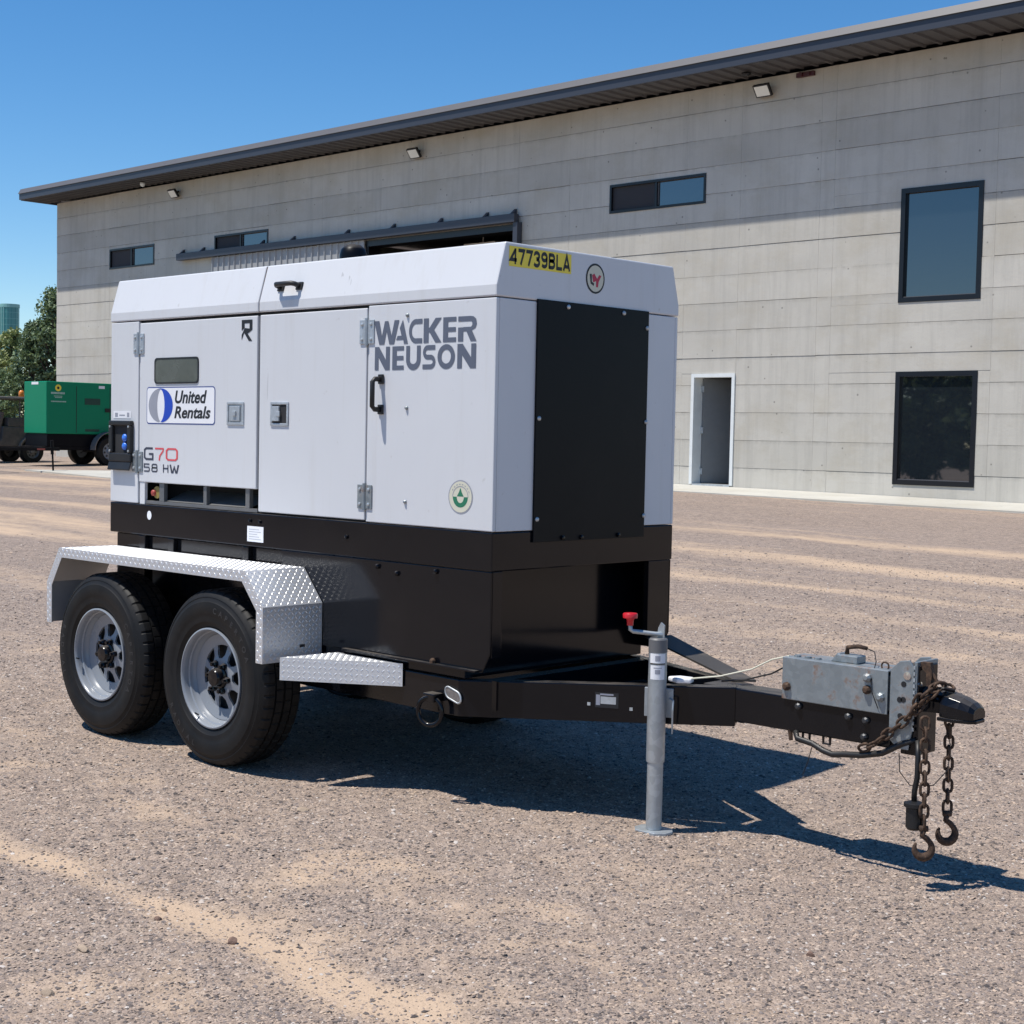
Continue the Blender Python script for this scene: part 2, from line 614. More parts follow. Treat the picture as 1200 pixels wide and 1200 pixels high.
M['stones'] = stone_mat('loose_crushed_stone')
M['rock'] = simple('brown_field_stone', (.19, .12, .09), .9, 0, .3, 40, bump=.5)
M['rock_pale'] = simple('pale_field_stone', (.34, .26, .19), .9, 0, .25, 40, bump=.5)
M['bark'] = simple('rough_bark', (.085, .065, .05), .95, 0, .3, 8)


def leaf_mat(name, cols):
    t = NT(name)
    g = t.n('ShaderNodeNewGeometry')
    c = t.ramp(g.outputs['Random Per Island'], [(0, cols[0]), (.5, cols[1]), (1, cols[2])])
    t.set(Base_Color=c, Roughness=.55)
    tr = t.n('ShaderNodeBsdfTranslucent')
    t.l(t.mix(.5, c, (.10, .14, .02)), tr.inputs['Color'])
    ms = t.n('ShaderNodeMixShader'); ms.inputs[0].default_value = .25
    t.l(t.b.outputs[0], ms.inputs[1]); t.l(tr.outputs[0], ms.inputs[2]); t.l(ms.outputs[0], t.out.inputs[0])
    return t.mat


M['leaf_dark'] = leaf_mat('dark_green_leaves', ((.08, .125, .07), (.145, .21, .10), (.25, .32, .16)))
M['leaf_light'] = leaf_mat('yellow_green_leaves', ((.15, .20, .07), (.24, .29, .10), (.35, .37, .15)))

# ------------------------------------------------------------------ text helpers
_gl = {}


def glyph_mesh(s, offset=0.0, shear=0.0, space=1.0):
    key = (s, offset, shear, space)
    if key not in _gl:
        cu = bpy.data.curves.new('tmp_text', 'FONT')
        cu.body = s; cu.size = 1; cu.offset = offset; cu.shear = shear; cu.space_character = space
        cu.resolution_u = 4
        ob = bpy.data.objects.new('tmp_text', cu)
        COL.objects.link(ob)
        bpy.context.view_layer.update()
        me = bpy.data.meshes.new_from_object(ob.evaluated_get(bpy.context.evaluated_depsgraph_get()))
        v = [(p.co.x, p.co.y) for p in me.vertices]
        f = [tuple(p.vertices) for p in me.polygons]
        bpy.data.objects.remove(ob); bpy.data.meshes.remove(me); bpy.data.curves.remove(cu)
        _gl[key] = (v, f)
    return _gl[key]


def text_on(mb, s, o, U, V, w, h, offset=.02, shear=0, space=1.0, mi=0):
    """fit string into w x h rectangle at o spanned by unit U, V (its normal is U x V)"""
    v, f = glyph_mesh(s, offset, shear, space)
    a = np.array(v); lo, hi = a.min(0), a.max(0)
    o, U, V = Vector(o), Vector(U), Vector(V)
    vs = [o + U * (w * (x - lo[0]) / (hi[0] - lo[0])) + V * (h * (y - lo[1]) / (hi[1] - lo[1])) for x, y in v]
    mb.add(vs, f, mi)


def poly_on(mb, pts, o, U, V, sx=1, sy=1, mi=0):
    o, U, V = Vector(o), Vector(U), Vector(V)
    mb.add([o + U * (p[0] * sx) + V * (p[1] * sy) for p in pts], [tuple(range(len(pts)))], mi)


def ribbon(pts, wd, closed=False):
    """2D thick polyline -> list of quads"""
    n = len(pts); L = []; R_ = []
    for i in range(n):
        p = Vector(pts[i])
        if closed:
            a, b = Vector(pts[i - 1]), Vector(pts[(i + 1) % n])
        else:
            a, b = Vector(pts[max(i - 1, 0)]), Vector(pts[min(i + 1, n - 1)])
        d1 = (p - a).normalized() if (p - a).length > 1e-9 else (b - p).normalized()
        d2 = (b - p).normalized() if (b - p).length > 1e-9 else d1
        n1 = Vector((-d1.y, d1.x)); n2 = Vector((-d2.y, d2.x))
        m = (n1 + n2).normalized(); k = wd / 2 / max(.35, m.dot(n1))
        L.append(p + m * k); R_.append(p - m * k)
    q = []
    for i in range(n if closed else n - 1):
        j = (i + 1) % n
        q.append([tuple(R_[i]), tuple(R_[j]), tuple(L[j]), tuple(L[i])])
    return q


def arc(cx, cy, rx, ry, a0, a1, n=14):
    return [(cx + rx * math.cos(math.radians(a0 + (a1 - a0) * i / n)), cy + ry * math.sin(math.radians(a0 + (a1 - a0) * i / n))) for i in range(n + 1)]


def circle_poly(n=32, rx=1, ry=1):
    return [(rx * math.cos(2 * math.pi * k / n), ry * math.sin(2 * math.pi * k / n)) for k in range(n)]


def round_rect(w, h, r, n=5):
    out = []
    for cx, cy, a in ((w - r, h - r, 0), (r, h - r, 90), (r, r, 180), (w - r, r, 270)):
        out += arc(cx, cy, r, r, a, a + 90, n)
    return out


# ------------------------------------------------------------------ the ground
_lat = rng.random((256, 256))


def vnoise(x, y):
    xi, yi = np.floor(x).astype(int), np.floor(y).astype(int)
    a, b = x - xi, y - yi
    a, b = a * a * (3 - 2 * a), b * b * (3 - 2 * b)
    L = lambda i, j: _lat[i % 256, j % 256]
    return (L(xi, yi) * (1 - a) + L(xi + 1, yi) * a) * (1 - b) + (L(xi, yi + 1) * (1 - a) + L(xi + 1, yi + 1) * a) * b


def fbm(x, y, o=5, g=.55):
    s_, am, tot = 0, 1, 0
    for k in range(o):
        s_ = s_ + am * vnoise(x * 2 ** k + 17.3 * k, y * 2 ** k + 9.1 * k); tot += am; am *= g
    return s_ / tot


def sand_mask(x, y):
    # blown sand left by wheels running along x, plus loose patches
    w = y + .30 * (fbm(x * .35, y * .2 + 5, 3) - .5)
    m = .56 * np.exp(-((w + 1.68) / .115) ** 2) + .20 * np.exp(-((w + 2.2) / .22) ** 2) + .10 * np.exp(-((w + 1.05) / .14) ** 2)
    for yc, wd, a in ((2.2, .2, .2), (3.4, .2, .25), (4.6, .25, .3), (5.9, .25, .3)):
        m = m + a * np.exp(-((w - yc) / wd) ** 2)
    m = m + .8 * (fbm(x * .9, y * 1.7 + 40, 5, .65) - .5) + .75 * (fbm(x * 3.4 + 7, y * 4.5 + 3, 4, .7) - .5)
    m = m + .12 * np.clip((-1.0 - x) * .3, 0, 1)
    return np.clip((m - .10) / .46, 0, 1)


def build_ground():
    def axis(lo, hi, step, far_lo, far_hi, grow=1.13):
        a = list(np.arange(lo, hi + 1e-6, step))
        s = step; x = hi
        while x < far_hi:
            s *= grow; x += s; a.append(x)
        s = step; x = lo; pre = []
        while x > far_lo:
            s *= grow; x -= s; pre.append(x)
        return np.array(pre[::-1] + a)
    xs = axis(-6.0, 4.8, .055, -1500, 900)
    ys = axis(-4.2, 6.5, .055, -900, 1500)
    X, Y = np.meshgrid(xs, ys)
    Z = gz(X, Y)
    ph = rng.uniform(0, 6.28, 40)
    near = np.exp(-((X / 30) ** 2 + (Y / 30) ** 2))
    U = np.zeros_like(Z)
    for k in range(40):
        fr = 1.2 * 1.12 ** k if k < 28 else rng.uniform(4, 14)
        fr = min(fr, 16)
        th = rng.uniform(0, 3.14159)
        U += np.sin(fr * (X * math.cos(th) + Y * math.sin(th) * 1.4) + ph[k]) / fr
    Z = Z + near * U * .0075
    # shallow wheel track with a soft ridge on each side
    Z += near * (-.012 * np.exp(-((Y + 1.66) / .13) ** 2) + .006 * np.exp(-((Y + 1.42) / .09) ** 2) + .006 * np.exp(-((Y + 1.92) / .09) ** 2))
    nx, ny = len(xs), len(ys)
    v = np.stack([X.ravel(), Y.ravel(), Z.ravel()], 1)
    idx = np.arange(nx * ny).reshape(ny, nx)
    f = np.stack([idx[:-1, :-1].ravel(), idx[:-1, 1:].ravel(), idx[1:, 1:].ravel(), idx[1:, :-1].ravel()], 1)
    me = bpy.data.meshes.new('ground')
    me.vertices.add(len(v)); me.vertices.foreach_set('co', v.ravel())
    me.loops.add(f.size); me.loops.foreach_set('vertex_index', f.ravel())
    me.polygons.add(len(f)); me.polygons.foreach_set('loop_start', np.arange(0, f.size, 4)); me.polygons.foreach_set('loop_total', np.full(len(f), 4))
    me.update(); me.validate()
    me.polygons.foreach_set('use_smooth', [True] * len(f))
    me.materials.append(M['ground'])
    ob = bpy.data.objects.new('ground', me); COL.objects.link(ob)
    tag(ob, 'gravel yard with sandy wheel tracks', kind='structure')
    at = me.attributes.new('sand', 'FLOAT', 'POINT')
    at.data.foreach_set('value', sand_mask(v[:, 0], v[:, 1]).astype(np.float32))
    wt = np.clip((X + 6) / 1.5, 0, 1) * np.clip((4.8 - X) / .6, 0, 1) * np.clip((6.5 - Y) / 2.5, 0, 1) * np.clip((Y + 4.2) / .5, 0, 1)
    at = me.attributes.new('near', 'FLOAT', 'POINT')
    at.data.foreach_set('value', wt.ravel().astype(np.float32))

    def height(x, y):
        i = np.clip(np.searchsorted(xs, x) - 1, 0, nx - 2); j = np.clip(np.searchsorted(ys, y) - 1, 0, ny - 2)
        a = (x - xs[i]) / (xs[i + 1] - xs[i]); b = (y - ys[j]) / (ys[j + 1] - ys[j])
        return (Z[j, i] * (1 - a) + Z[j, i + 1] * a) * (1 - b) + (Z[j + 1, i] * (1 - a) + Z[j + 1, i + 1] * a) * b
    return height


HT = build_ground()


def build_stones(n=390000):
    d = np.exp(rng.uniform(math.log(3.2), math.log(19), n))
    a = YAW + rng.uniform(-.50, .50, n)
    x = 4.3335 + d * np.cos(a); y = -4.3954 + d * np.sin(a)
    sm = sand_mask(x, y)
    keep = (rng.random(n) < np.clip(1.0 - .72 * sm, .15, 1)) & (rng.random(n) < np.clip((19 - d) / 7, 0, 1))
    x, y, d = x[keep], y[keep], d[keep]; n = len(x)
    z = HT(x, y)
    r = np.exp(rng.normal(math.log(.0034), .42, n)) * (1 + .045 * (d - 4))
    r = np.clip(r, .0020, .0095 + .0006 * (d - 4))
    base = np.array([(1, 0, -.1), (.3, .95, .1), (-.8, .6, -.05), (-.75, -.7, .1), (.4, -.95, -.1), (.1, .1, .62)], float)
    k = len(base)
    V = np.repeat(base[None], n, 0) * rng.uniform(.6, 1.35, (n, k, 3))
    th = rng.uniform(0, 6.283, n); c, s = np.cos(th)[:, None], np.sin(th)[:, None]
    X = V[:, :, 0] * c - V[:, :, 1] * s; Y = V[:, :, 0] * s + V[:, :, 1] * c
    tx = rng.normal(0, .22, n)[:, None]
    Zz = V[:, :, 2] * .85 + X * tx
    W = np.stack([X * r[:, None] + x[:, None], Y * r[:, None] + y[:, None], Zz * r[:, None] + (z + r * .12)[:, None]], 2).reshape(-1, 3)
    fb = np.array([(0, 1, 5), (1, 2, 5), (2, 3, 5), (3, 4, 5), (4, 0, 5)])
    Fc = (fb[None] + (np.arange(n) * k)[:, None, None]).reshape(-1, 3)
    me = bpy.data.meshes.new('gravel_stones')
    me.vertices.add(len(W)); me.vertices.foreach_set('co', W.ravel())
    me.loops.add(Fc.size); me.loops.foreach_set('vertex_index', Fc.ravel())
    me.polygons.add(len(Fc)); me.polygons.foreach_set('loop_start', np.arange(0, Fc.size, 3)); me.polygons.foreach_set('loop_total', np.full(len(Fc), 3))
    me.update(); me.validate()
    me.materials.append(M['stones'])
    ob = bpy.data.objects.new('gravel_stones', me); COL.objects.link(ob)
    tag(ob, 'loose grey and tan crushed stone strewn over the yard', 'gravel', kind='stuff')


build_stones()


def rock(x, y, r, mat, label, flat=.6, seed=0):
    rr = random.Random(seed)
    bm = bmesh.new(); bmesh.ops.create_icosphere(bm, subdivisions=2, radius=1)
    sx, sy = rr.uniform(.8, 1.3), rr.uniform(.6, .95)
    pl = [(Vector((rr.uniform(-1, 1), rr.uniform(-1, 1), rr.uniform(-.3, 1))).normalized(), rr.uniform(.55, .85)) for _ in range(7)]
    for v in bm.verts:
        for nrm, dd in pl:
            k = v.co.dot(nrm) - dd
            if k > 0: v.co -= nrm * k
        v.co *= rr.uniform(.95, 1.05)
        v.co = Vector((v.co.x * sx * r, v.co.y * sy * r, v.co.z * flat * r))
    me = bpy.data.meshes.new('loose_rock'); bm.to_mesh(me); bm.free()
    me.materials.append(mat)
    ob = bpy.data.objects.new('loose_rock', me); COL.objects.link(ob)
    ob.location = (x, y, float(HT(np.array([x]), np.array([y]))[0]) + r * flat * .35)
    tag(ob, label, 'rock')


rock(.664, -1.74, .021, M['rock'], 'dark brown angular rock beside the sandy wheel track', .75, 1)
rock(.413, -2.09, .021, M['rock_pale'], 'flat pale tan rock lying in the gravel', .6, 2)
rock(.36, -1.80, .016, M['rock'], 'small reddish brown pebble below a pale one', .7, 3)
rock(.27, -1.72, .015, M['rock_pale'], 'small pale pebble just above a reddish brown one', .7, 4)
rock(.62, -2.32, .02, M['rock_pale'], 'rounded buff rock near the yard foreground', .6, 5)
rock(1.35, -2.02, .018, M['rock_pale'], 'buff rock on the sand of the wheel track', .55, 6)
rock(-.30, -.72, .030, M['rock_pale'], 'flat orange tan flake of stone by the tyre shadow', .3, 8)
rock(1.95, -.62, .016, M['rock'], 'lone dark pebble ahead of the trailer hitch', .7, 9)

# ------------------------------------------------------------------ the concrete building
BX = -13.174; WY = 19.373
bld = empty('concrete_building', (BX, WY, .5))
tag(bld, 'long board-formed concrete building with dark metal eave', 'building')
UL, UR = -24.66, 15.0
ZT, ZB = 8.20, .30
openings = dict(door=(-.56, .47, .6, 2.74), big=(-10.29, -5.33, .5, 6.02), w1=(3.87, 5.40, 3.91, 5.87), w2=(3.87, 5.40, .755, 2.715),
                w3=(-2.755, -.34, 6.01, 6.585), w4=(-21.68, -19.365, 6.035, 6.61), w5=(-16.49, -14.15, 6.035, 6.61))
OP = list(openings.values())


def wall_core():
    us = sorted(set([UL, UR] + [o[0] for o in OP] + [o[1] for o in OP]))
    zs = sorted(set([ZB, ZT] + [o[2] for o in OP] + [o[3] for o in OP]))
    nu, nz = len(us) - 1, len(zs) - 1
    sol = [[True] * nz for _ in range(nu)]
    for i in range(nu):
        for j in range(nz):
            cu, cz = (us[i] + us[i + 1]) / 2, (zs[j] + zs[j + 1]) / 2
            if any(o[0] < cu < o[1] and o[2] < cz < o[3] for o in OP): sol[i][j] = False
    mb = MB()
    y0, y1 = WY + .05, WY + .30
    for i in range(nu):
        for j in range(nz):
            if not sol[i][j]: continue
            x0, x1, z0, z1 = us[i] + BX, us[i + 1] + BX, zs[j], zs[j + 1]
            mb.add([(x0, y0, z0), (x1, y0, z0), (x1, y0, z1), (x0, y0, z1)], [(0, 1, 2, 3)])
            mb.add([(x0, y1, z0), (x1, y1, z0), (x1, y1, z1), (x0, y1, z1)], [(3, 2, 1, 0)])
            for di, dj, q in ((-1, 0, [(x0, y0, z0), (x0, y0, z1), (x0, y1, z1), (x0, y1, z0)]), (1, 0, [(x1, y0, z0), (x1, y1, z0), (x1, y1, z1), (x1, y0, z1)]),
                              (0, -1, [(x0, y0, z0), (x0, y1, z0), (x1, y1, z0), (x1, y0, z0)]), (0, 1, [(x0, y0, z1), (x1, y0, z1), (x1, y1, z1), (x0, y1, z1)])):
                a, b = i + di, j + dj
                if a < 0 or b < 0 or a >= nu or b >= nz or not sol[a][b]:
                    mb.add(q, [(0, 1, 2, 3)])
    return mb.build('wall', M['core'], bld)


wall = wall_core()
# end and back walls
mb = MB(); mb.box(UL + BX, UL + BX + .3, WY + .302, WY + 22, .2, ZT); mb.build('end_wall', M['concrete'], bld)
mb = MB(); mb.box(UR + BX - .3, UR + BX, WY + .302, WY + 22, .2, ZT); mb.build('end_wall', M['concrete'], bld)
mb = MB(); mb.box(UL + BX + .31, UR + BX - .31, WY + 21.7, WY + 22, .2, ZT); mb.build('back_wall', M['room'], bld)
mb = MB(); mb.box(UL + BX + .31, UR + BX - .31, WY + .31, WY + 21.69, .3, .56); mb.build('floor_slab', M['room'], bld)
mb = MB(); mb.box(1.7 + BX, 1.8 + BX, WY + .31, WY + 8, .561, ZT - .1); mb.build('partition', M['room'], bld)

cols = [UL, -21.68, -19.365, -16.49, -14.15, -11.98, -9.81, -8.37, -5.33, -3.86, -.81, .47, 2.22, 2.52, 5.62, 8.6, 11.6, UR]
rows = [ZT] + [7.74 - .5225 * k for k in range(14)] + [ZB]


def subtract(rects, o):
    out = []
    for (a, b, c, d) in rects:
        oa, ob_, oc, od = o
        if ob_ <= a or oa >= b or od <= c or oc >= d:
            out.append((a, b, c, d)); continue
        if od < d: out.append((a, b, od, d))
        if oc > c: out.append((a, b, c, oc))
        m0, m1 = max(c, oc), min(d, od)
        if oa > a: out.append((a, oa, m0, m1))
        if ob_ < b: out.append((ob_, b, m0, m1))
    return out


pr = random.Random(3)
for r in range(len(rows) - 1):
    z1, z0 = rows[r], rows[r + 1]
    roff = pr.uniform(-.004, .004); rtilt = pr.uniform(-.004, .004)
    for c in range(len(cols) - 1):
        rects = [(cols[c] + .0013, cols[c + 1] - .0013, z0 + .0028, z1 - .0028)]
        for o in OP: rects = subtract(rects, (o[0] - .001, o[1] + .001, o[2] - .001, o[3] + .001))
        off = roff + pr.uniform(-.0012, .0012); tilt = rtilt
        for (a, b, e, f) in rects:
            if b - a < .03 or f - e < .02: continue
            mb = MB(); mb.box(a + BX, b + BX, WY + off, WY + .062, e, f)
            mb.v = [(x, y + (tilt if (z > (e + f) / 2 and y < WY + .03) else 0), z) for x, y, z in mb.v]
            jz = [pr.uniform(-.003, .003) for _ in range(4)]
            mb.v = [(x, y, z + jz[(1 if x > (a + b) / 2 + BX else 0) + (2 if z > (e + f) / 2 else 0)]) for x, y, z in mb.v]
            mb.build('wall_panel', M['concrete'], wall)
# slab strip at the foot of the wall
mb = MB()
xs_ = [-19.5, -12, -6, 2.0]
for i in range(3):
    xa, xb = xs_[i] + .006, xs_[i + 1]
    za, zb = .585 - .008 * (xa + 13.7), .585 - .008 * (xb + 13.7)
    mb.add([(xa, WY - 1.55, za - .06), (xb, WY - 1.55, zb - .06), (xb, WY - .006, zb), (xa, WY - .006, za),
            (xa, WY - 1.55, 0), (xb, WY - 1.55, 0), (xb, WY - .006, 0), (xa, WY - .006, 0)],
           [(0, 1, 2, 3), (4, 5, 1, 0), (5, 6, 2, 1), (7, 4, 0, 3)])
tag(mb.build('pavement', M['slab']), 'pale concrete strip along the foot of the wall', kind='structure')
mb = MB()
pl = [(-28.3, 13.2), (-23.6, 12.45), (-19.6, 12.2), (-19.6, 17.7), (-21.6, 17.6)]
top = [(x, y, gzs(x, y) + .03) for x, y in pl]; bot = [(x, y, gzs(x, y) - .3) for x, y in pl]
n_ = len(pl)
mb.add(top + bot, [tuple(range(n_))] + [(n_ + i, n_ + (i + 1) % n_, (i + 1) % n_, i) for i in range(n_)])
tag(mb.build('concrete_apron', M['slab']), 'pale concrete apron laid in the gravel', kind='structure')

# roof: deck, fascia, drip edge, soffit pans
OV = .975
ry0 = WY - OV
roof = MB()
xl, xr = -25.15 + BX, UR + .5 + BX
roof.add([(xl, ry0 + .06, 8.52), (xr, ry0 + .06, 8.52), (xr, WY + 11, 9.2), (xl, WY + 11, 9.2), (xr, WY + 22.9, 8.52), (xl, WY + 22.9, 8.52),
          (xl, ry0 + .06, 8.30), (xr, ry0 + .06, 8.30), (xr, WY + 22.9, 8.30), (xl, WY + 22.9, 8.30)],
         [(0, 1, 2, 3), (3, 2, 4, 5), (7, 6, 9, 8), (0, 6, 7, 1), (1, 7, 8, 4, 2), (6, 0, 3, 5, 9), (5, 4, 8, 9)])
roof = roof.build('roof', M['trim'], bld)
mb = MB(); mb.box(xl - .01, xr, ry0, ry0 + .055, 8.235, 8.41); mb.build('fascia', M['trim'], roof)
mb = MB(); mb.add([(xl - .03, ry0 - .03, 8.412), (xr, ry0 - .03, 8.412), (xr, ry0 + .055, 8.56), (xl - .03, ry0 + .055, 8.56), (xl - .03, ry0 + .06, 8.412), (xr, ry0 + .06, 8.412)],
                  [(0, 1, 2, 3), (1, 0, 4, 5), (3, 2, 5, 4), (0, 3, 4), (1, 5, 2)]); mb.build('drip_edge', M['trim_light'], roof)
mb = MB(); mb.box(xl - .012, xl + .045, ry0 + .057, WY + 22.9, 8.22, 8.46); mb.build('rake_trim', M['trim'], roof)
pan = None
w_ = .305
k = 0
x = xl + .06
while x < xr - w_:
    if pan is None:
        mb = MB()
        a = x
        prof = [(a, 8.262), (a + .02, 8.225), (a + .05, 8.225), (a + .07, 8.262), (a + w_ - .004, 8.262), (a + w_ - .004, 8.285), (a, 8.285)]
        mb.prism([(p[0], p[1]) for p in prof], ry0 + .057, WY - .008, axis='y')
        pan = mb.build('soffit_pan', M['soffit'], roof, fix=True)
    else:
        c = pan.copy(); COL.objects.link(c); c.parent = roof
        c.location = pan.location + Vector((k * w_, 0, 0))
    k += 1; x += w_

# windows
def window(u0, u1, z0, z1, split=None, dark=False, inset=.06):
    y = WY + inset
    fw = .085 if not split else .05
    root = MB()
    x0, x1 = u0 + BX, u1 + BX
    for a, b, c, d in ((x0, x1, z1 - fw, z1), (x0, x1, z0, z0 + fw), (x0, x0 + fw, z0 + fw, z1 - fw), (x1 - fw, x1, z0 + fw, z1 - fw)):
        root.box(a, b, y - .075, y + .05, c, d)
    if split:
        xm = x0 + (x1 - x0) * split
        root.box(xm - .028, xm + .028, y - .06, y + .04, z0 + fw + .001, z1 - fw - .001)
    fr = root.build('window', M['frame_black'], bld)
    if split:
        m = MB(); m.box(x0 + fw, xm - .03, y - .02, y - .012, z0 + fw, z1 - fw); m.build('insect_screen', M['screen'], fr)
        m = MB(); m.box(xm + .03, x1 - fw, y - .008, y + .002, z0 + fw, z1 - fw); m.build('pane', M['glass_light'], fr)
        m = MB(); m.box(xm + .03, xm + .055, y - .03, y - .01, z0 + fw + .03, z1 - fw - .002); m.build('sash_stile', M['trim_light'], fr)
    else:
        m = MB(); m.box(x0 + fw, x1 - fw, y - .008, y + .002, z0 + fw, z1 - fw); m.build('pane', M['glass'], fr)
        m = MB(); m.box(x0 + fw, x1 - fw, y - .055, y - .012, z0 + fw + .001, z0 + fw + .014); m.build('glazing_bead', M['trim_light'], fr)
    m = MB(); m.box(x0, x1, y + .30, y + .32, z0, z1); m.build('dark_room_backing', M['room'], fr)  # dark sheet added behind the frame in place of the unlit room


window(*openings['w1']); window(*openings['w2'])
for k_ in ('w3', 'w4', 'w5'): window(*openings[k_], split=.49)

# personnel door
u0, u1, z0, z1 = openings['door']
x0, x1 = u0 + BX, u1 + BX
mb = MB()
mb.box(x0 + .002, x0 + .07, WY - .025, WY + .29, z0, z1 - .002); mb.box(x1 - .07, x1 - .002, WY - .025, WY + .29, z0, z1 - .002); mb.box(x0 + .07, x1 - .07, WY - .025, WY + .29, z1 - .072, z1 - .002)
drf = mb.build('door', M['doorwhite'], bld)
mb = MB()
hx, hy = x0 + .085, WY + .25
a = math.radians(60)
ux = Vector((math.cos(a), math.sin(a), 0)); uy = Vector((-math.sin(a), math.cos(a), 0))
lw = (x1 - x0) - .17
mb.obox(Vector((hx, hy, (z0 + z1) / 2 - .03)) + ux * lw / 2, ux * lw / 2, uy * .022, (0, 0, (z1 - z0) / 2 - .05))
mb.build('door_leaf', M['doorgrey'], drf, bevel=.004)
for zz in (.25, 1.05, 1.85):
    mb = MB(); mb.lathe([(.0005, -.07), (.016, -.07), (.016, .07), (.0005, .07)], (hx - .004, hy - .03, z0 + zz), 'z', 10); mb.box(hx - .012, hx + .05, hy - .03, hy - .024, z0 + zz - .06, z0 + zz + .06)
    mb.build('hinge', M['zinc'], drf)
mb = MB(); kc = Vector((hx, hy - .05, z0 + 1.0)) + ux * (lw - .07)
mb.lathe([(.0005, -.05), (.026, -.045), (.03, -.025), (.012, -.01), (.012, .02)], kc, 'y', 12); mb.box(kc.x - .02, kc.x + .02, kc.y + .012, kc.y + .02, kc.z - .09, kc.z + .12); mb.build('door_knob', M['chrome'], drf)
mb = MB(); mb.box(x0 + .07, x1 - .07, WY - .02, WY + .33, z0 - .03, z0 + .012); mb.build('threshold', M['zinc'], drf)

# sliding door on its track
mb = MB(); mb.box(-18.0 + BX, -5.26 + BX, WY - .20, WY - .05, 6.04, 6.22)
trk = mb.build('sliding_door_track', M['trim'], bld, bevel=.006)
bu = [-17.9, -16.95, -14.3, -13.05, -10.95, -9.3, -7.7, -6.25, -5.4]
br = None
for i, bb in enumerate(bu):
    if br is None:
        mb = MB(); mb.prism([(WY - .15, 6.221), (WY - .012, 6.221), (WY - .012, 6.345)], bb + BX - .04, bb + BX + .04, axis='x')
        br = mb.build('bracket', M['trim'], trk, fix=True)
    else:
        c = br.copy(); COL.objects.link(c); c.parent = trk; c.location = br.location + Vector((bb - bu[0], 0, 0))
mb = MB(); mb.box(-5.33 + BX + .001, -5.20 + BX, WY - .16, WY - .012, .62, 6.039); mb.build('jamb_post', M['trim'], trk)
sd = empty('sliding_door', (-13.4 + BX, WY - .1, .62), bld)
sheet = None
for i in range(25):
    xa = -16.45 + BX + i * .2465
    if sheet is None:
        mb = MB()
        p = [(xa, WY - .10), (xa + .02, WY - .135), (xa + .045, WY - .135), (xa + .065, WY - .10), (xa + .242, WY - .10), (xa + .242, WY - .07), (xa, WY - .07)]
        mb.prism(p, .66, 6.03)
        sheet = mb.build('door_sheet', M['sheet'], sd, fix=True)
    else:
        c = sheet.copy(); COL.objects.link(c); c.parent = sd; c.location = sheet.location + Vector((i * .2465, 0, 0))
m = MB(); m.box(-10.29 + BX, -5.33 + BX, WY - .04, WY + .34, 5.88, 6.018); m.box(-5.45 + BX, -5.332 + BX, WY - .03, WY + .34, .62, 5.879); m.box(-10.288 + BX, -10.20 + BX, WY - .03, WY + .34, .62, 5.879); m.build('dark_reveal_lining', M['frame_black'], trk)  # dark lining added over the reveals so they look shaded
# hanging shop lamp inside the big doorway
mb = MB(); mb.box(-9.05 + BX, -8.0 + BX, WY + 2.0, WY + 2.3, 5.95, 6.06); mb.box(-8.55 + BX, -8.53 + BX, WY + 2.14, WY + 2.16, 6.061, 8.25)
mb.build('shop_lamp', M['lamp_glass'], bld)

# floodlights under the eave
def flood(u, z):
    c = Vector((u + BX, WY - .17, z))
    f = MB()
    ux_, n_ = Vector((1, 0, 0)), Vector((0, -.80, -.60))
    v_ = n_.cross(ux_)
    f.obox(c, ux_ * .17, v_ * .12, n_ * .03)
    f.obox(c + Vector((0, .1, .05)), (.03, 0, 0), (0, .07, .02), (0, -.008, .025))
    r = f.build('floodlight', M['frame_black'], bld)
    g_ = MB(); g_.obox(c + n_ * .032, ux_ * .145, v_ * .097, n_ * .004); g_.build('lens', M['lamp_glass'], r)


for u, z in ((1.03, 7.93), (-8.5, 7.86), (-18.2, 7.87)): flood(u, z)
mb = MB(); mb.box(1.68 + BX, 2.05 + BX, WY - .07, WY - .008, 8.08, 8.16); mb.disc((1.78 + BX, WY - .07, 8.12), .045, 'y', (-.03, 0)); mb.disc((1.95 + BX, WY - .07, 8.12), .035, 'y', (-.03, 0)); mb.build('alarm_unit', simple('dark_red_unit', (.06, .012, .018), .4), bld)
mb = MB(); mb.lathe([(.0005, 0), (.07, 0), (.07, -.05), (.05, -.1), (.0005, -.12)], (-19.2 + BX, WY - .5, 8.22), 'z', 14); mb.build('dome_camera', M['doorwhite'], bld, smooth=True, fix=True)
mb = MB(); mb.lathe([(.0005, 0), (.09, 0), (.09, -.04), (.0005, -.05)], (.85 + BX, WY - .45, 8.22), 'z', 14); mb.build('dome_camera', M['frame_black'], bld, smooth=True, fix=True)

# ------------------------------------------------------------------ trailer-mounted generator
XE, XL_, YS, YF, YC = .26, -2.458, -.264, .854, .295
ZBAND, ZW, ZS, ZT2, ZR, IY = .9457, 1.0977, 1.998, 2.042, 2.208, .043
gen = empty('generator_trailer', (-1.1, YC, 0))
tag(gen, 'white and black diesel generator mounted on a tandem axle trailer', 'generator')
NX = Vector((1, 0, 0)); NZ = Vector((0, 0, 1)); NYv = Vector((0, 1, 0))

mb = MB()
mb.box(XL_ + .02, XE - .02, YS + .02, YF - .02, 1.206, ZS - .003)
mb.box(XL_ + .02, XE - .02, YS + .16, YF - .02, ZW, 1.2055)
mb.box(-1.236, XE - .02, YS + .02, YS + .159, ZW, 1.2055)
mb.box(XL_ + .02, -2.20, YS + .02, YS + .159, ZW, 1.2055)
hous = mb.build('housing', M['dark'], gen)
sk = .018


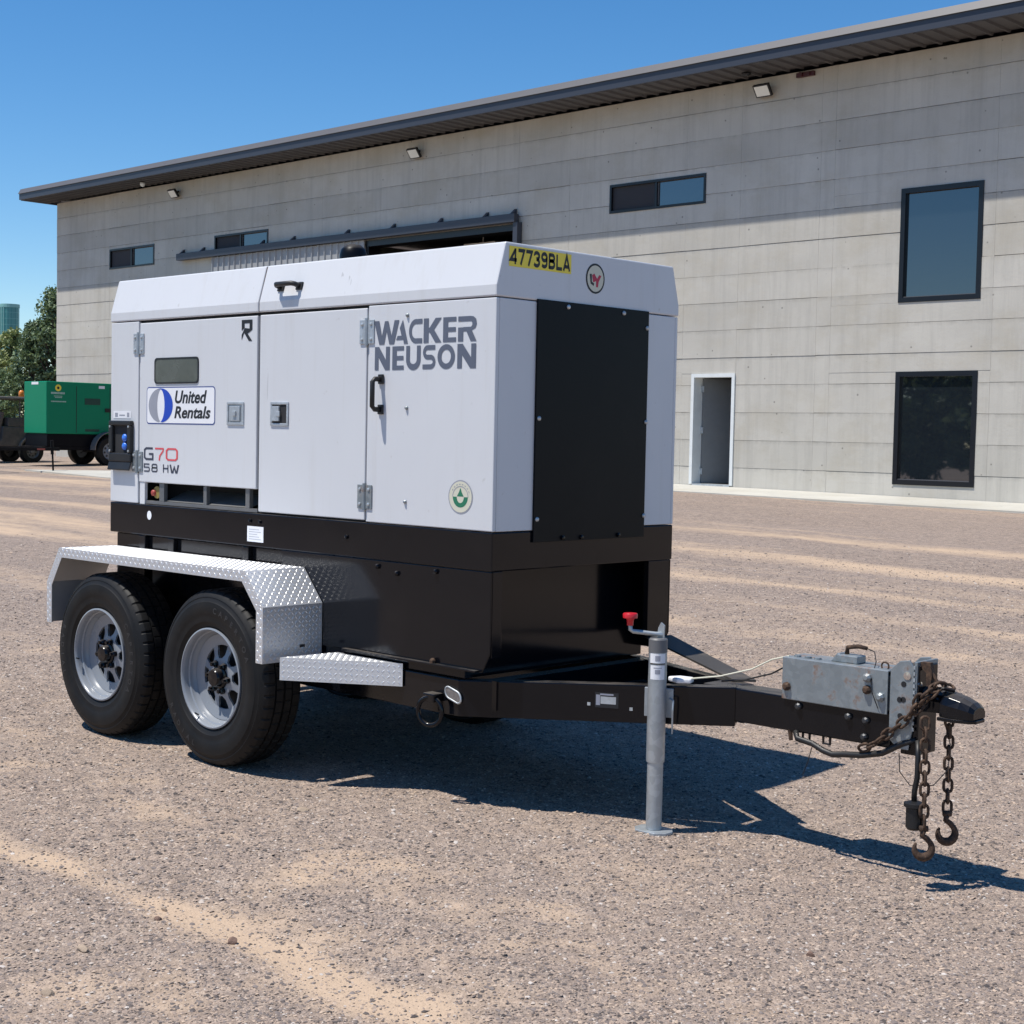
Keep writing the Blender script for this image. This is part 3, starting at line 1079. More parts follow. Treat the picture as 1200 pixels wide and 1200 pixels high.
def skin(name, x0, x1, z0, z1, y0=YS, y1=YS + sk, mat='white', bev=.004, parent=None):
    m = MB(); m.box(x0, x1, y0, y1, z0, z1)
    return m.build(name, M[mat], parent or gen, bevel=bev)


post = skin('corner_panel', XL_, -2.206, ZW + .002, ZS - .004)
door1 = skin('door', -2.196, -1.241, 1.206, 1.984)
door2 = skin('door', -1.2215, -.4905, 1.106, 1.985)
pan3 = skin('side_panel', -.4815, XE, ZW + .002, ZS - .004)
m = MB(); m.box(XE - sk, XE, YS + sk + .0005, YF - sk - .0005, ZW + .002, ZS - .004); endsk = m.build('end_panel', M['white'], gen, bevel=.003)
skin('side_panel', XL_, XE, ZW + .002, ZS - .004, YF - sk, YF)
m = MB(); m.box(XL_, XL_ + sk, YS + sk + .0005, YF - sk - .0005, ZW + .002, ZS - .004); m.build('end_panel', M['white'], gen, bevel=.003)

# roof in two pressed sections
lidprof = [(YS - .003, ZS), (YF + .003, ZS), (YF + .003, ZT2), (YF - IY, ZR), (YS + IY, ZR), (YS - .003, ZT2)]
m = MB(); m.prism(lidprof, XL_ - .003, -1.2345, axis='x'); lid1 = m.build('roof_section', M['white'], gen, bevel=.006, fix=True)
m = MB(); m.prism(lidprof, -1.2275, XE + .002, axis='x'); lid2 = m.build('roof_section', M['white'], gen, bevel=.006, fix=True)
m = MB(); m.prism([(YS + .004, ZS + .002), (YF - .004, ZS + .002), (YF - .004, ZT2 - .002), (YF - IY - .003, ZR - .004), (YS + IY + .003, ZR - .004), (YS + .004, ZT2 - .002)], -1.236, -1.226, axis='x')
m.build('roof_seam', M['rust'], gen, fix=True)

# black radiator-end cover
m = MB(); m.box(XE + .001, XE + .009, -.043, .645, 1.052, 2.004)
cover = m.build('cover_plate', M['black_matte'], gen, bevel=.0015)
for y, z in ((.133, 1.985), (.477, 1.985), (.632, 1.933), (.638, 1.538), (.638, 1.142), (-.026, 1.539), (-.026, 1.143)):
    m = MB(); m.lathe([(.0095, .009), (.0095, .013), (.006, .0165), (.0004, .017)], (XE, y, z), 'x', 10); m.build('bolt', M['zinc'], cover, smooth=True)
for y, z in ((.127, 1.066), (.24, 1.064), (.472, 1.066)):
    m = MB(); m.lathe([(.010, .009), (.010, .016), (.006, .02), (.0004, .0205)], (XE, y, z), 'x', 6); m.build('bolt', M['black'], cover)

# skid band under the enclosure
m = MB(); m.box(XL_, XE, YS, YF, ZBAND, ZW - .001)
band = m.build('base_skid', M['black'], gen, bevel=.005)
for x, z in ((-1.278, 1.062), (-1.205, 1.06), (-.6, 1.03)):
    m = MB(); m.lathe([(.009, 0), (.009, -.006), (.0004, -.009)], (x, YS, z), 'y', 8); m.build('bolt', M['black_matte'], band, fix=True)
m = MB(); poly_on(m, circle_poly(24, .019, .022), (-2.10, YS - .0012, 1.045), NX, NZ); m.build('round_sticker', M['sticker'], band)
m = MB(); m.box(-1.298, -1.178, YS - .002, YS - .0003, .968, 1.038)
dp = m.build('data_plate', M['sticker'], band)
m = MB()
for i in range(5): m.box(-1.285, -1.285 + .09 * (1 - .15 * (i % 3)), YS - .0024, YS - .0021, .979 + i * .011, .981 + i * .011)
m.build('plate_print', M['greyprint'], dp)

# recess under the first door: duct frame, warning lamp
rc = M['steel_inner']
m = MB()
m.box(-2.196, -1.241, YS + .010, YS + .03, 1.100, 1.116); m.box(-2.03, -1.99, YS + .010, YS + .03, 1.1165, 1.204)
m.box(-1.66, -1.635, YS + .010, YS + .03, 1.1165, 1.204); m.box(-1.33, -1.30, YS + .010, YS + .03, 1.1165, 1.204)
m.add([(-1.99, YS + .02, 1.118), (-1.30, YS + .02, 1.118), (-1.30, YS + .15, 1.17), (-1.99, YS + .15, 1.17)], [(0, 1, 2, 3)])
duct = m.build('duct_frame', rc, gen)
m = MB(); m.box(-2.192, -2.15, YS + .004, YS + .02, 1.098, 1.2055); m.build('white_bracket', M['white'], duct)
m = MB(); m.lathe([(.03, -.0), (.03, -.012), (.0004, -.012)], (-2.065, YS + .03, 1.158), 'y', 20); m.build('bezel', simple('grimy_yellow_bezel', (.25, .19, .05), .6), duct, fix=True)
m = MB(); m.lathe([(.015, -.012), (.015, -.022), (.010, -.026), (.0004, -.027)], (-2.085, YS + .03, 1.155), 'y', 18); m.build('stop_button', simple('faded_red_button', (.36, .06, .045), .5), duct, smooth=True, fix=True)

# door window
m = MB()
ow, oh = .37, .125
rr_ = round_rect(ow, oh, .02); ri = [(x * (ow - .014) / ow + .007, z * (oh - .014) / oh + .007) for x, z in rr_]
n_ = len(rr_)
o3 = Vector((-2.062, YS - .004, 1.686))
vs = [o3 + NX * a + NZ * b for a, b in rr_] + [o3 + NX * a + NZ * b for a, b in ri] + [o3 + NX * a + NZ * b + NYv * .005 for a, b in rr_]
m.add(vs, [(i, (i + 1) % n_, n_ + (i + 1) % n_, n_ + i) for i in range(n_)] + [(2 * n_ + i, 2 * n_ + (i + 1) % n_, (i + 1) % n_, i) for i in range(n_)])
m.build('window_gasket', M['rubber_part'], door1, fix=True)
m = MB(); poly_on(m, ri, (-2.062, YS - .0025, 1.686), NX, NZ); m.build('window_pane', M['window_dirty'], door1)


# paddle latches
def latch(x, z, parent, dark):
    w, h = .064, .053
    t = MB()
    for a, b, c, d in ((-w, w, h - .012, h), (-w, w, -h, -h + .012), (-w, -w + .012, -h + .012, h - .012), (w - .012, w, -h + .012, h - .012)):
        t.box(x + a, x + b, YS - .006, YS - .0002, z + c, z + d)
    o = t.build('latch', M['zinc'], parent, bevel=.002)
    t = MB(); t.box(x - w + .012, x + w - .012, YS - .0015, YS - .0003, z - h + .012, z + h - .012); t.build('latch_cup', M['galv'] if not dark else M['dark'], o)
    t = MB()
    if dark: t.box(x - .045, x + .004, YS - .012, YS - .002, z - .032, z + .034)
    else: t.box(x - .044, x + .036, YS - .007, YS - .002, z - .034, z + .034)
    t.box(x - .012, x + .012, YS - .014, YS - .0065, z - .012, z + .012)
    t.build('paddle', M['zinc'], o, bevel=.002)


latch(-1.397, 1.545, door1, False); latch(-1.07, 1.545, door2, True)


def hinge(x, z, parent, rusty=False, h=.05, w=.045):
    t = MB(); t.box(x - w, x - .007, YS - .006, YS - .0002, z - h, z + h); t.box(x + .007, x + w, YS - .006, YS - .0002, z - h, z + h)
    o = t.build('hinge', M['galv_rust' if rusty else 'zinc'], parent, bevel=.002)
    t = MB(); t.lathe([(.0004, -h - .006), (.0085, -h - .006), (.0085, h + .006), (.0004, h + .006)], (x, YS - .006, z), 'z', 10); t.build('hinge_pin', M['galv_rust' if rusty else 'galv'], o)
    for sx in (-1, 1):
        for sz in (-1, 1):
            t = MB(); t.lathe([(.007, 0), (.007, -.004), (.0004, -.006)], (x + sx * w * .62, YS - .006, z + sz * h * .62), 'y', 8); t.build('screw', M['zinc'], o, fix=True)


for x, z, r_ in ((-2.201, 1.884, False), (-.486, 1.886, False), (-.486, 1.204, True), (-2.206, 1.305, True)):
    hinge(x, z, post if x < -2 else door2, r_)


def grab(p0, p1, out, r, parent, mat='rubber_part'):
    """D-shaped grab handle between two feet, standing off along `out`"""
    p0, p1, out = Vector(p0), Vector(p1), Vector(out)
    d = (p1 - p0).normalized()
    t = MB()
    t.tube([p0, p0 + out * .75, p0 + out + d * .012, p1 + out - d * .012, p1 + out * .75, p1], [r * 1.15, r, r, r, r, r * 1.15], 10)
    o = t.build('handle', M[mat], parent, smooth=True)
    for p in (p0, p1):
        t = MB(); t.obox(p + out.normalized() * .005, d * r * 1.9, out.normalized() * .005, d.cross(out.normalized()) * r * 1.6); t.build('handle_foot', M[mat], o, bevel=.003)
    return o


grab((-.392, YS, 1.690), (-.392, YS, 1.566), (-.006, -.046, 0), .0105, pan3)
sl = Vector((0, IY, ZR - ZT2)).normalized(); so = Vector((0, -sl.z, sl.y))
pb = Vector((0, YS, ZT2)) + sl * .06
grab((-1.085, pb.y, pb.z), (-.955, pb.y, pb.z + .0), so * .044, .0110, lid2)
pb = Vector((0, YS, ZT2)) + sl * .135
m = MB(); poly_on(m, round_rect(.04, .042, .006), Vector((-.172, pb.y, pb.z - .022)) + so * .0015, NX, sl); tg_ = m.build('roof_tag', M['greyprint'], lid2)
m = MB(); poly_on(m, round_rect(.031, .033, .005), Vector((-.1675, pb.y, pb.z - .0175)) + so * .0022, NX, sl); m.build('tag_face', M['sticker'], tg_)

for x, z in ((-.237, 1.573), (-.237, 1.194), (-.240, 1.945)):
    m = MB(); m.lathe([(.0085, 0), (.0085, -.004), (.004, -.01), (.0004, -.011)], (x, YS, z), 'y', 10); m.build('rivet', M['galv_rust'], pan3, fix=True)

# power inlet with its open flap
m = MB()
rx0, rx1, rz0, rz1 = -2.445, -2.243, 1.300, 1.506
for a, b, c, d in ((rx0, rx1, rz1 - .025, rz1), (rx0, rx1, rz0, rz0 + .045), (rx0, rx0 + .032, rz0 + .045, rz1 - .025), (rx1 - .032, rx1, rz0 + .045, rz1 - .025)):
    m.box(a, b, YS - .022, YS - .0003, c, d)
inlet = m.build('power_inlet', M['rubber_part'], gen, bevel=.006)
m = MB(); m.box(rx0 + .032, rx1 - .032, YS - .004, YS - .0006, rz0 + .045, rz1 - .025); m.build('inlet_back', M['dark'], inlet)
for dz in (0, .042):
    m = MB(); m.lathe([(.0004, -.014), (.012, -.013), (.019, -.008), (.020, -.003)], (-2.318, YS - .002, 1.378 + dz), 'y', 14); m.build('blue_connector', M['bluelight'], inlet, smooth=True, fix=True)
m = MB(); m.obox((-2.344, YS - .020, 1.280), (.100, 0, 0), (0, -.006, -.021), (0, -.004, .0012)); m.build('inlet_flap', M['rubber_part'], inlet, bevel=.004)
for sx in (rx0 + .016, rx1 - .016):
    for sz in (rz0 + .055, rz1 - .03):
        m = MB(); m.lathe([(.006, 0), (.006, -.003), (.0004, -.004)], (sx, YS - .022, sz), 'y', 8); m.build('screw', M['zinc'], inlet, fix=True)
m = MB(); m.box(-2.43, -2.27, YS - .0015, YS - .0003, 1.517, 1.553); lb = m.build('inlet_label', M['sticker'], post)
m = MB(); m.box(-2.415, -2.39, YS - .0021, YS - .0018, 1.525, 1.545); m.box(-2.375, -2.325, YS - .0021, YS - .0018, 1.53, 1.536); m.box(-2.305, -2.285, YS - .0021, YS - .0018, 1.524, 1.546); m.build('label_print', M['greyprint'], lb)

# ---- lettering on the long side
G = {}
G['W'] = [[(0, 1), (.22, 1), (.34, .36), (.46, .98), (.61, .98), (.75, .36), (.87, 1), (1.07, 1), (.86, 0), (.66, 0), (.54, .55), (.44, 0), (.23, 0)]]
G['A'] = [[(.56, 1), (1.0, 0), (.66, 0), (.62, .17), (0, .17), (.13, .34), (.46, .34), (.30, .66)]]
G['E'] = [[(0, 0), (1, 0), (1, .18), (.38, .18), (.38, .41), (.97, .41), (.97, .59), (.38, .59), (.38, .82), (1, .82), (1, 1), (0, 1)]]
G['K'] = [[(0, 0), (.28, 0), (.28, .42), (.34, .42), (.66, 0), (1.0, 0), (.58, .53), (1.0, 1), (.66, 1), (.34, .62), (.28, .62), (.28, 1), (0, 1)]]
G['N'] = [[(0, 0), (.25, 0), (.25, .55), (.70, 0), (1, 0), (1, 1), (.74, 1), (.74, .44), (.28, 1), (0, 1)]]
G['C'] = ribbon([(1.0, .90)] + arc(.55, .5, .42, .40, 80, 280, 18) + [(1.0, .10)], .2)
G['O'] = ribbon(arc(.5, .5, .375, .40, 0, 348, 29), .22, True)
G['U'] = ribbon([(.14, 1)] + arc(.5, .42, .36, .32, 180, 360, 14) + [(.86, 1)], .25)
G['S'] = ribbon([(.95, .90)] + [(.45, .90)] + arc(.38, .70, .24, .20, 95, 265, 10) + arc(.62, .30, .26, .20, 85, -88, 10) + [(.02, .10)], .195)
G['R'] = [[(0, 0), (.28, 0), (.28, .56), (0, .56)], [(0, .80), (.70, .80), (.76, .74), (.76, .64), (.70, .57), (.28, .57), (.28, .40), (.45, .40), (.68, 0), (1, 0), (.74, .44), (.93, .52), (1.0, .68), (.96, .88), (.82, .98), (.66, 1.0), (0, 1)]]


def put_word(mb, items, z0, z1, conv):
    for ch, a, b in items:
        xa, xb = conv(a), conv(b)
        for p in G[ch]:
            sc_ = (xb - xa) / (1.07 if ch == 'W' else 1.0)
            poly_on(mb, p, (xa, YS - .0013, z0), NX, NZ, sc_, z1 - z0)


cv = lambda u: -.444 + (u - 118) / 950 * .600
m = MB(); put_word(m, (('W', 118, 362), ('A', 333, 447), ('C', 452, 580), ('K', 593, 757), ('E', 771, 888), ('R', 905, 1068)), 1.831, 1.928, cv)
m.build('lettering', M['ink_grey'], pan3)
m = MB(); put_word(m, (('N', 129, 275), ('E', 300, 410), ('U', 430, 570), ('S', 585, 708), ('O', 722, 883), ('N', 902, 1066)), 1.727, 1.822, cv)
m.build('lettering', M['ink_grey'], pan3)

# model number
tn = lambda w: .17
m = MB()
for q in ribbon([(.95, .92), (.25, .92), (.08, .8), (.08, .2), (.25, .08), (.95, .08), (.95, .48), (.55, .48)], .15): poly_on(m, q, (-2.152, YS - .0013, 1.315), NX, NZ, .082, .063)
m.build('model_letter', M['ink_navy'], door1)
m = MB()
for q in ribbon([(.05, .92), (.9, .92), (.9, .75), (.55, .35), (.5, 0)], .13): poly_on(m, q, (-2.058, YS - .0013, 1.315), NX, NZ, .082, .063)
for q in ribbon([(.2, .92), (.8, .92), (.93, .78), (.93, .22), (.8, .08), (.2, .08), (.07, .22), (.07, .78)], .13, True): poly_on(m, q, (-1.962, YS - .0013, 1.315), NX, NZ, .104, .063)
m.build('model_number', M['ink_red'], door1)
m = MB()
gl = {'5': [[(.95, .93), (.08, .93), (.08, .55), (.85, .55), (.93, .45), (.93, .15), (.82, .07), (.05, .07)]],
      '8': [[(.2, .93), (.8, .93), (.9, .8), (.9, .62), (.8, .52), (.2, .52), (.1, .62), (.1, .8), (.2, .93)], [(.2, .52), (.8, .52), (.93, .4), (.93, .18), (.82, .07), (.18, .07), (.07, .18), (.07, .4), (.2, .52)]],
      'H': [[(.1, 1), (.1, 0)], [(.1, .5), (.85, .5), (.9, .42), (.9, 0)], [(.85, .5), (.9, .6), (.9, .95)]],
      'W': [[(.04, 1), (.22, .05), (.32, .05), (.5, .7), (.68, .05), (.78, .05), (.96, 1)]]}
for ch, xa, w in (('5', -2.152, .052), ('8', -2.084, .052), ('H', -1.985, .048), ('W', -1.925, .075)):
    for pl_ in gl[ch]:
        for q in ribbon(pl_, .16): poly_on(m, q, (xa, YS - .0013, 1.258), NX, NZ, w, .04)
m.build('rating_text', M['ink_navy'], door1)
# small angular mark at the top of the door
m = MB()
for p in ([(0, 1), (1, 1), (1, .52), (.70, .40), (.74, .58), (.74, .84), (0, .84)], [(.0, .84), (.27, .84), (.27, .62), (0, .5)], [(.30, .62), (.74, .58), (.70, .40), (.55, .36), (1, 0), (.68, 0), (.24, .40), (0, .05), (0, .30), (.2, .52)]):
    poly_on(m, p, (-1.358, YS - .0013, 1.872), NX, NZ, .08, .096)
m.build('door_mark', M['ink'], door1)

# rental company sticker
sx0, sz0, sw, sh = -2.130, 1.492, .572, .179
m = MB(); poly_on(m, round_rect(sw, sh, .018), (sx0, YS - .0010, sz0), NX, NZ); stk = m.build('rental_sticker', M['navy'], door1)
m = MB(); poly_on(m, round_rect(sw - .010, sh - .010, .015), (sx0 + .005, YS - .0016, sz0 + .005), NX, NZ); m.build('sticker_face', M['sticker'], stk)
oc = Vector((sx0 + .125, YS - .0022, sz0 + .09))
left = arc(0, 0, .102, .082, 70, 262, 22) + arc(.006, 0, .034, .078, 258, 100, 18)
m = MB(); poly_on(m, left, oc - NX * .004, NX, NZ); m.build('grey_crescent', M['greyprint'], stk)
right = arc(0, 0, .102, .082, 108, -84, 24) + arc(-.008, 0, .040, .080, -80, 82, 18)
m = MB(); poly_on(m, right, oc - NYv * .0004, NX, NZ); m.build('blue_crescent', M['blue'], stk)
m = MB(); text_on(m, 'United', (sx0 + .245, YS - .0022, sz0 + .099), NX, NZ, .262, .062, .028, .22)
text_on(m, 'Rentals', (sx0 + .240, YS - .0022, sz0 + .028), NX, NZ, .298, .058, .028, .22); m.build('sticker_text', M['ink'], stk)

# round fluid sticker on the side panel
gc = Vector((.083, YS - .001, 1.227))
m = MB(); poly_on(m, circle_poly(36, .068, .066), gc, NX, NZ); fs_ = m.build('round_sticker', M['greyprint'], pan3)
m = MB(); poly_on(m, circle_poly(36, .063, .061), gc - NYv * .0005, NX, NZ); m.build('sticker_face', M['cream'], fs_)
m = MB()
for q in ribbon(arc(0, 0, .043, .041, 0, 180, 16), .003): poly_on(m, q, gc - NYv * .001, NX, NZ)
for q in ribbon(arc(0, 0, .052, .050, 20, 160, 16), .0035)[::2]: poly_on(m, q, gc - NYv * .001, NX, NZ)
m.build('sticker_rings', M['greyprint'], fs_)
m = MB(); poly_on(m, arc(0, 0, .042, .041, 180, 360, 18) + arc(0, 0, .020, .024, 360, 180, 12), gc - NYv * .001, NX, NZ)
poly_on(m, [(-.019, .002), (.019, .002), (.008, .018), (.001, .034), (-.001, .034), (-.008, .018)], gc - NYv * .001, NX, NZ); m.build('drop_emblem', M['green_print'], fs_)

# ---- the roof end: yellow number and emblem
XF = XE + .002
m = MB(); poly_on(m, [(0, 0), (.356, 0), (.356, .077), (0, .077)], (XF + .001, -.204, 2.117), NYv, NZ); yl = m.build('number_label', M['yellow'], lid2)
NUM = {'4': ([[(.78, 0), (.78, 1)], [(.78, .94), (.08, .28), (1.0, .28)]]), '7': [[(.05, .91), (.92, .91), (.42, 0)]],
       '3': [[(.08, .85)] + arc(.48, .72, .40, .20, 150, -80, 10) + arc(.48, .29, .42, .21, 80, -155, 10)],
       '9': [arc(.5, .70, .38, .22, 0, 345, 18) + [(.88, .66)], [(.88, .74), (.88, .4)] + arc(.5, .30, .38, .21, 0, -150, 8)],
       'B': [[(.12, 0), (.12, 1)], [(.12, .91), (.55, .91)] + arc(.55, .72, .32, .19, 80, -80, 8) + [(.12, .52)], [(.12, .52), (.55, .52)] + arc(.55, .30, .35, .21, 80, -80, 8) + [(.12, .09)]],
       'L': [[(.14, 1), (.14, .09), (.95, .09)]], 'A': [[(.02, 0), (.5, .98), (.98, 0)], [(.22, .28), (.78, .28)]]}
m = MB()
for i, chh in enumerate('47739BLA'):
    for pl_ in NUM[chh]:
        for q in ribbon(pl_, .235): poly_on(m, q, (XF + .0016, -.199 + i * .0435, 2.126), NYv, NZ, .037, .060)
m.build('number_text', M['ink'], yl)
ec = Vector((XF + .001, .300, 2.112))
m = MB(); poly_on(m, circle_poly(32, .058, .061), ec, NYv, NZ); em = m.build('round_emblem', M['ink'], lid2)
m = MB(); poly_on(m, circle_poly(28, .050, .053), ec + NX * .0005, NYv, NZ); m.build('emblem_face', M['cream'], em)
m = MB(); poly_on(m, [(-.022, .012), (-.008, .020), (.010, .000), (.022, .016), (.036, .014), (.020, -.012), (.016, -.034), (.004, -.034), (.004, -.010), (-.014, -.016)], ec + NX * .001, NYv, NZ); m.build('emblem_red', M['red_print'], em)
m = MB(); poly_on(m, [(-.036, .016), (-.024, .018), (-.022, -.014), (-.008, -.020), (-.010, -.030), (-.030, -.022)], ec + NX * .001, NYv, NZ); m.build('emblem_dark', M['ink'], em)

# exhaust stub and rain cap on the roof
m = MB(); m.lathe([(.040, ZR - .01), (.040, ZR + .085)], (-1.25, YC, 0), 'z', 20); exh = m.build('exhaust_pipe', M['black_matte'], gen, smooth=True)
m = MB(); m.lathe([(.066, ZR + .070), (.066, ZR + .098), (.058, ZR + .126), (.038, ZR + .146), (.0005, ZR + .153)], (-1.25, YC, 0), 'z', 22); m.build('rain_cap', M['black_matte'], exh, smooth=True, fix=True)

# ---- fuel tank base
tz0 = .552
ch = .075
m = MB()
sidep = [(-1.05, tz0), (XE - .004 - ch * .55, tz0), (XE - .004, tz0 + ch), (XE - .004, ZBAND - .0008), (-1.05, ZBAND - .0008)]
m.prism(sidep, YS + .003, YS + .012, axis='y')
m.prism(sidep, YF - .012, YF - .003, axis='y')
m.box(-1.05, XE - .15, YS + .0125, YF - .0125, .515, ZBAND - .0012)
tank = m.build('fuel_tank', M['black'], gen, bevel=.003, fix=True)
m = MB(); m.box(XE - .030, XE - .004, YS + .0125, -.198, tz0 + .06, ZBAND - .0010); m.build('end_post', M['black'], tank, bevel=.002)
m = MB(); m.box(XE - .030, XE - .004, .70, YF - .0125, tz0 + .06, ZBAND - .0010); m.build('end_post', M['black'], tank, bevel=.002)
m = MB(); m.box(-.60, XE - .06, YS - .022, YS + .0028, tz0 + .001, tz0 + .008); m.build('tank_flange', M['black'], tank, bevel=.001)
for x, z in ((-.40, .92), (-.28, .90), (-.05, .925)):
    m = MB(); m.lathe([(.011, 0), (.011, -.008), (.005, -.014), (.0004, -.014)], (x, YS + .003, z), 'y', 6); m.build('bolt', M['black'], tank, fix=True)
m = MB(); m.lathe([(.012, 0), (.012, .012), (.006, .02), (.0004, .02)], (-.05, YS - .010, tz0 + .008), 'z', 8); m.build('flange_bolt', M['rust'], tank)

# ---- trailer frame
m = MB(); m.box(-2.44, .088, YS + .004, YS + .064, .364, .509)
m.box(-2.44, .088, YF - .064, YF - .004, .364, .509)
for x in (-2.44, -1.2, -.35): m.box(x, x + .06, YS + .0645, YF - .0645, .37, .50)
m.box(-2.44, -1.052, YS + .03, YS + .09, .5095, ZBAND - .004); m.box(-2.44, -1.052, YF - .09, YF - .03, .5095, ZBAND - .004)
frame = m.build('trailer_frame', M['black'], gen, bevel=.004)
for xx in (-2.2, -1.95, -1.35):
    m = MB(); m.box(xx, xx + .05, YS + .006, YS + .0295, .70, ZBAND - .004); m.build('frame_post', M['black'], frame, bevel=.003)


def arm(sign):
    f = (lambda y: y) if sign > 0 else (lambda y: 2 * YC - y)
    a0, a1 = Vector((.086, f(YS), 0)), Vector((1.055, f(YC - .060), 0))
    d = (a1 - a0).normalized(); nr = Vector((-d.y, d.x, 0)) * (1 if sign > 0 else -1)
    th = .055
    vs = []
    for p, z0_, z1_ in ((a0, .364, .509), (a1, .405, .552)):
        for q in (p, p + nr * th):
            vs += [(q.x, q.y, z0_), (q.x, q.y, z1_)]
    t = MB(); t.add(vs, [(0, 4, 5, 1), (2, 3, 7, 6), (1, 5, 7, 3), (0, 2, 6, 4), (0, 1, 3, 2), (4, 6, 7, 5)])
    return t.build('drawbar_arm', M['black'], gen, bevel=.005, fix=True), a0, d, nr


armn, A0, AD, AN = arm(1)
arm(-1)
m = MB(); m.box(.90, 1.70, YC - .058, YC + .058, .424, .5495)
tong = m.build('tongue', M['black'], gen, bevel=.006)
m = MB(); vs = [(.26, .86, .615), (.26, .70, .615), (.96, .345, .560), (1.03, .40, .560)]
m.add(vs + [(x, y, z - .008) for x, y, z in vs], [(0, 1, 2, 3), (7, 6, 5, 4), (0, 4, 5, 1), (1, 5, 6, 2), (2, 6, 7, 3), (3, 7, 4, 0)]); m.build('gusset_plate', M['dusty'], tong, fix=True)
for x, z in ((1.33, .52), (1.535, .512), (1.605, .508), (1.60, .45)):
    m = MB(); m.lathe([(.013, 0), (.013, -.01), (.0075, -.016), (.0004, -.0165)], (x, YC - .058, z), 'y', 8); m.build('bolt', simple('dull_bolt_steel', (.06, .062, .066), .4, .5), tong, fix=True)
for x in (1.345, 1.43):
    m = MB(); m.tube([(x, YC - .05, .426), (x, YC - .05, .400), (x + .028, YC - .05, .400), (x + .028, YC - .05, .426)], .005, 6); m.build('wire_loop', M['black'], tong)
m = MB(); m.tube([(1.29, YC - .05, .43), (1.295, YC - .05, .39)], [.009, .007], 6); m.build('bracket_stub', M['rust'], tong)


m = MB(); m.box(.17, .235, YS + .065, YF - .065, .40, .5145); m.prism([(.10, YS + .07), (.88, YC - .05), (.88, YC + .05), (.10, YF - .07)], .425, .432); m.build('light_gap_block', M['black'], tong, fix=True)  # beam and plate added to block the bright gap under the tank


def on_arm(s, z, out=0.0):
    p = A0 + AD * s - AN * out
    return Vector((p.x, p.y, z))


# data plate on the drawbar
m = MB(); pc = on_arm(.60, .470, .0012)
m.obox(pc, AD * .046, AN * .0008, NZ * .029); dpl = m.build('data_plate', M['ink'], armn)
m = MB(); m.obox(pc - AN * .0011 + AD * .006, AD * .030, AN * .0003, NZ * .014)
m.build('plate_print', M['zinc'], dpl)
m = MB(); m.obox(pc - AN * .0011 + NZ * .022, AD * .026, AN * .0003, NZ * .003); m.obox(pc - AN * .0011 - AD * .034, AD * .008, AN * .0003, NZ * .02); m.build('plate_border', M['greyprint'], dpl)
for s, z in ((.53, .452), (.695, .443)):
    m = MB(); m.obox(on_arm(s, z, .001), AD * .006, AN * .001, NZ * .006); m.build('rivet', M['zinc'], armn)

# lashing ring and marker lamp on the frame side
m = MB(); m.box(-.062, .002, YS - .050, YS + .0035, .412, .446); lug = m.build('lashing_ring', M['black'], gen, bevel=.005)
m = MB(); rc_ = Vector((-.028, YS - .040, .374)); ax_ = Vector((.95, .31, 0))
m.tube([rc_ + ax_ * (.054 * math.cos(a)) + NZ * (.056 * math.sin(a)) for a in np.linspace(0, 2 * math.pi, 28, endpoint=False)], .0095, 10, closed=True); m.build('ring', M['black'], lug, smooth=True)
lo3 = Vector((.020, YS + .003, .437))
lpt = [lo3 + NX * a + NZ * (b - a * .28) for a, b in round_rect(.088, .044, .0215, 6)]
m = MB(); m.tube([p - NYv * .006 for p in lpt], .0042, 6, closed=True); mk = m.build('marker_lamp', M['zinc'], gen, smooth=True)
m = MB(); n_ = len(lpt); m.add([p - NYv * .001 for p in lpt] + [p - NYv * .008 for p in lpt], [(i, (i + 1) % n_, n_ + (i + 1) % n_, n_ + i) for i in range(n_)] + [tuple(range(n_, 2 * n_))]); m.build('lamp_lens', M['lens'], mk, fix=True)

# ---- diamond-plate fenders
def lozenges(mb, o, U, V, w, h, inside=None, cell=.0185):
    o, U, V = Vector(o), Vector(U).normalized(), Vector(V).normalized()
    N = U.cross(V)
    nu, nv = int(w / cell), int(h / cell)
    mu, mv = (w - nu * cell) / 2, (h - nv * cell) / 2
    for i in range(nu):
        for j in range(nv):
            a, b = mu + (i + .5) * cell, mv + (j + .5) * cell
            if inside and not inside(a, b): continue
            s = 1 if (i + j) % 2 else -1
            d = (U * s + V) * .7071; e = N.cross(d)
            c = o + U * a + V * b
            L_, W_ = .0098, .0032
            mb.add([c + d * L_, c + e * W_, c - d * L_, c - e * W_, c + d * L_ * .55 + N * .00125, c - d * L_ * .55 + N * .00125],
                   [(0, 1, 4), (1, 2, 5, 4), (2, 3, 5), (3, 0, 4, 5)])


FX = [(-2.518, .503), (-2.518, .704), (-2.403, .878), (-.885, .880), (-.757, .736), (-.757, .500)]


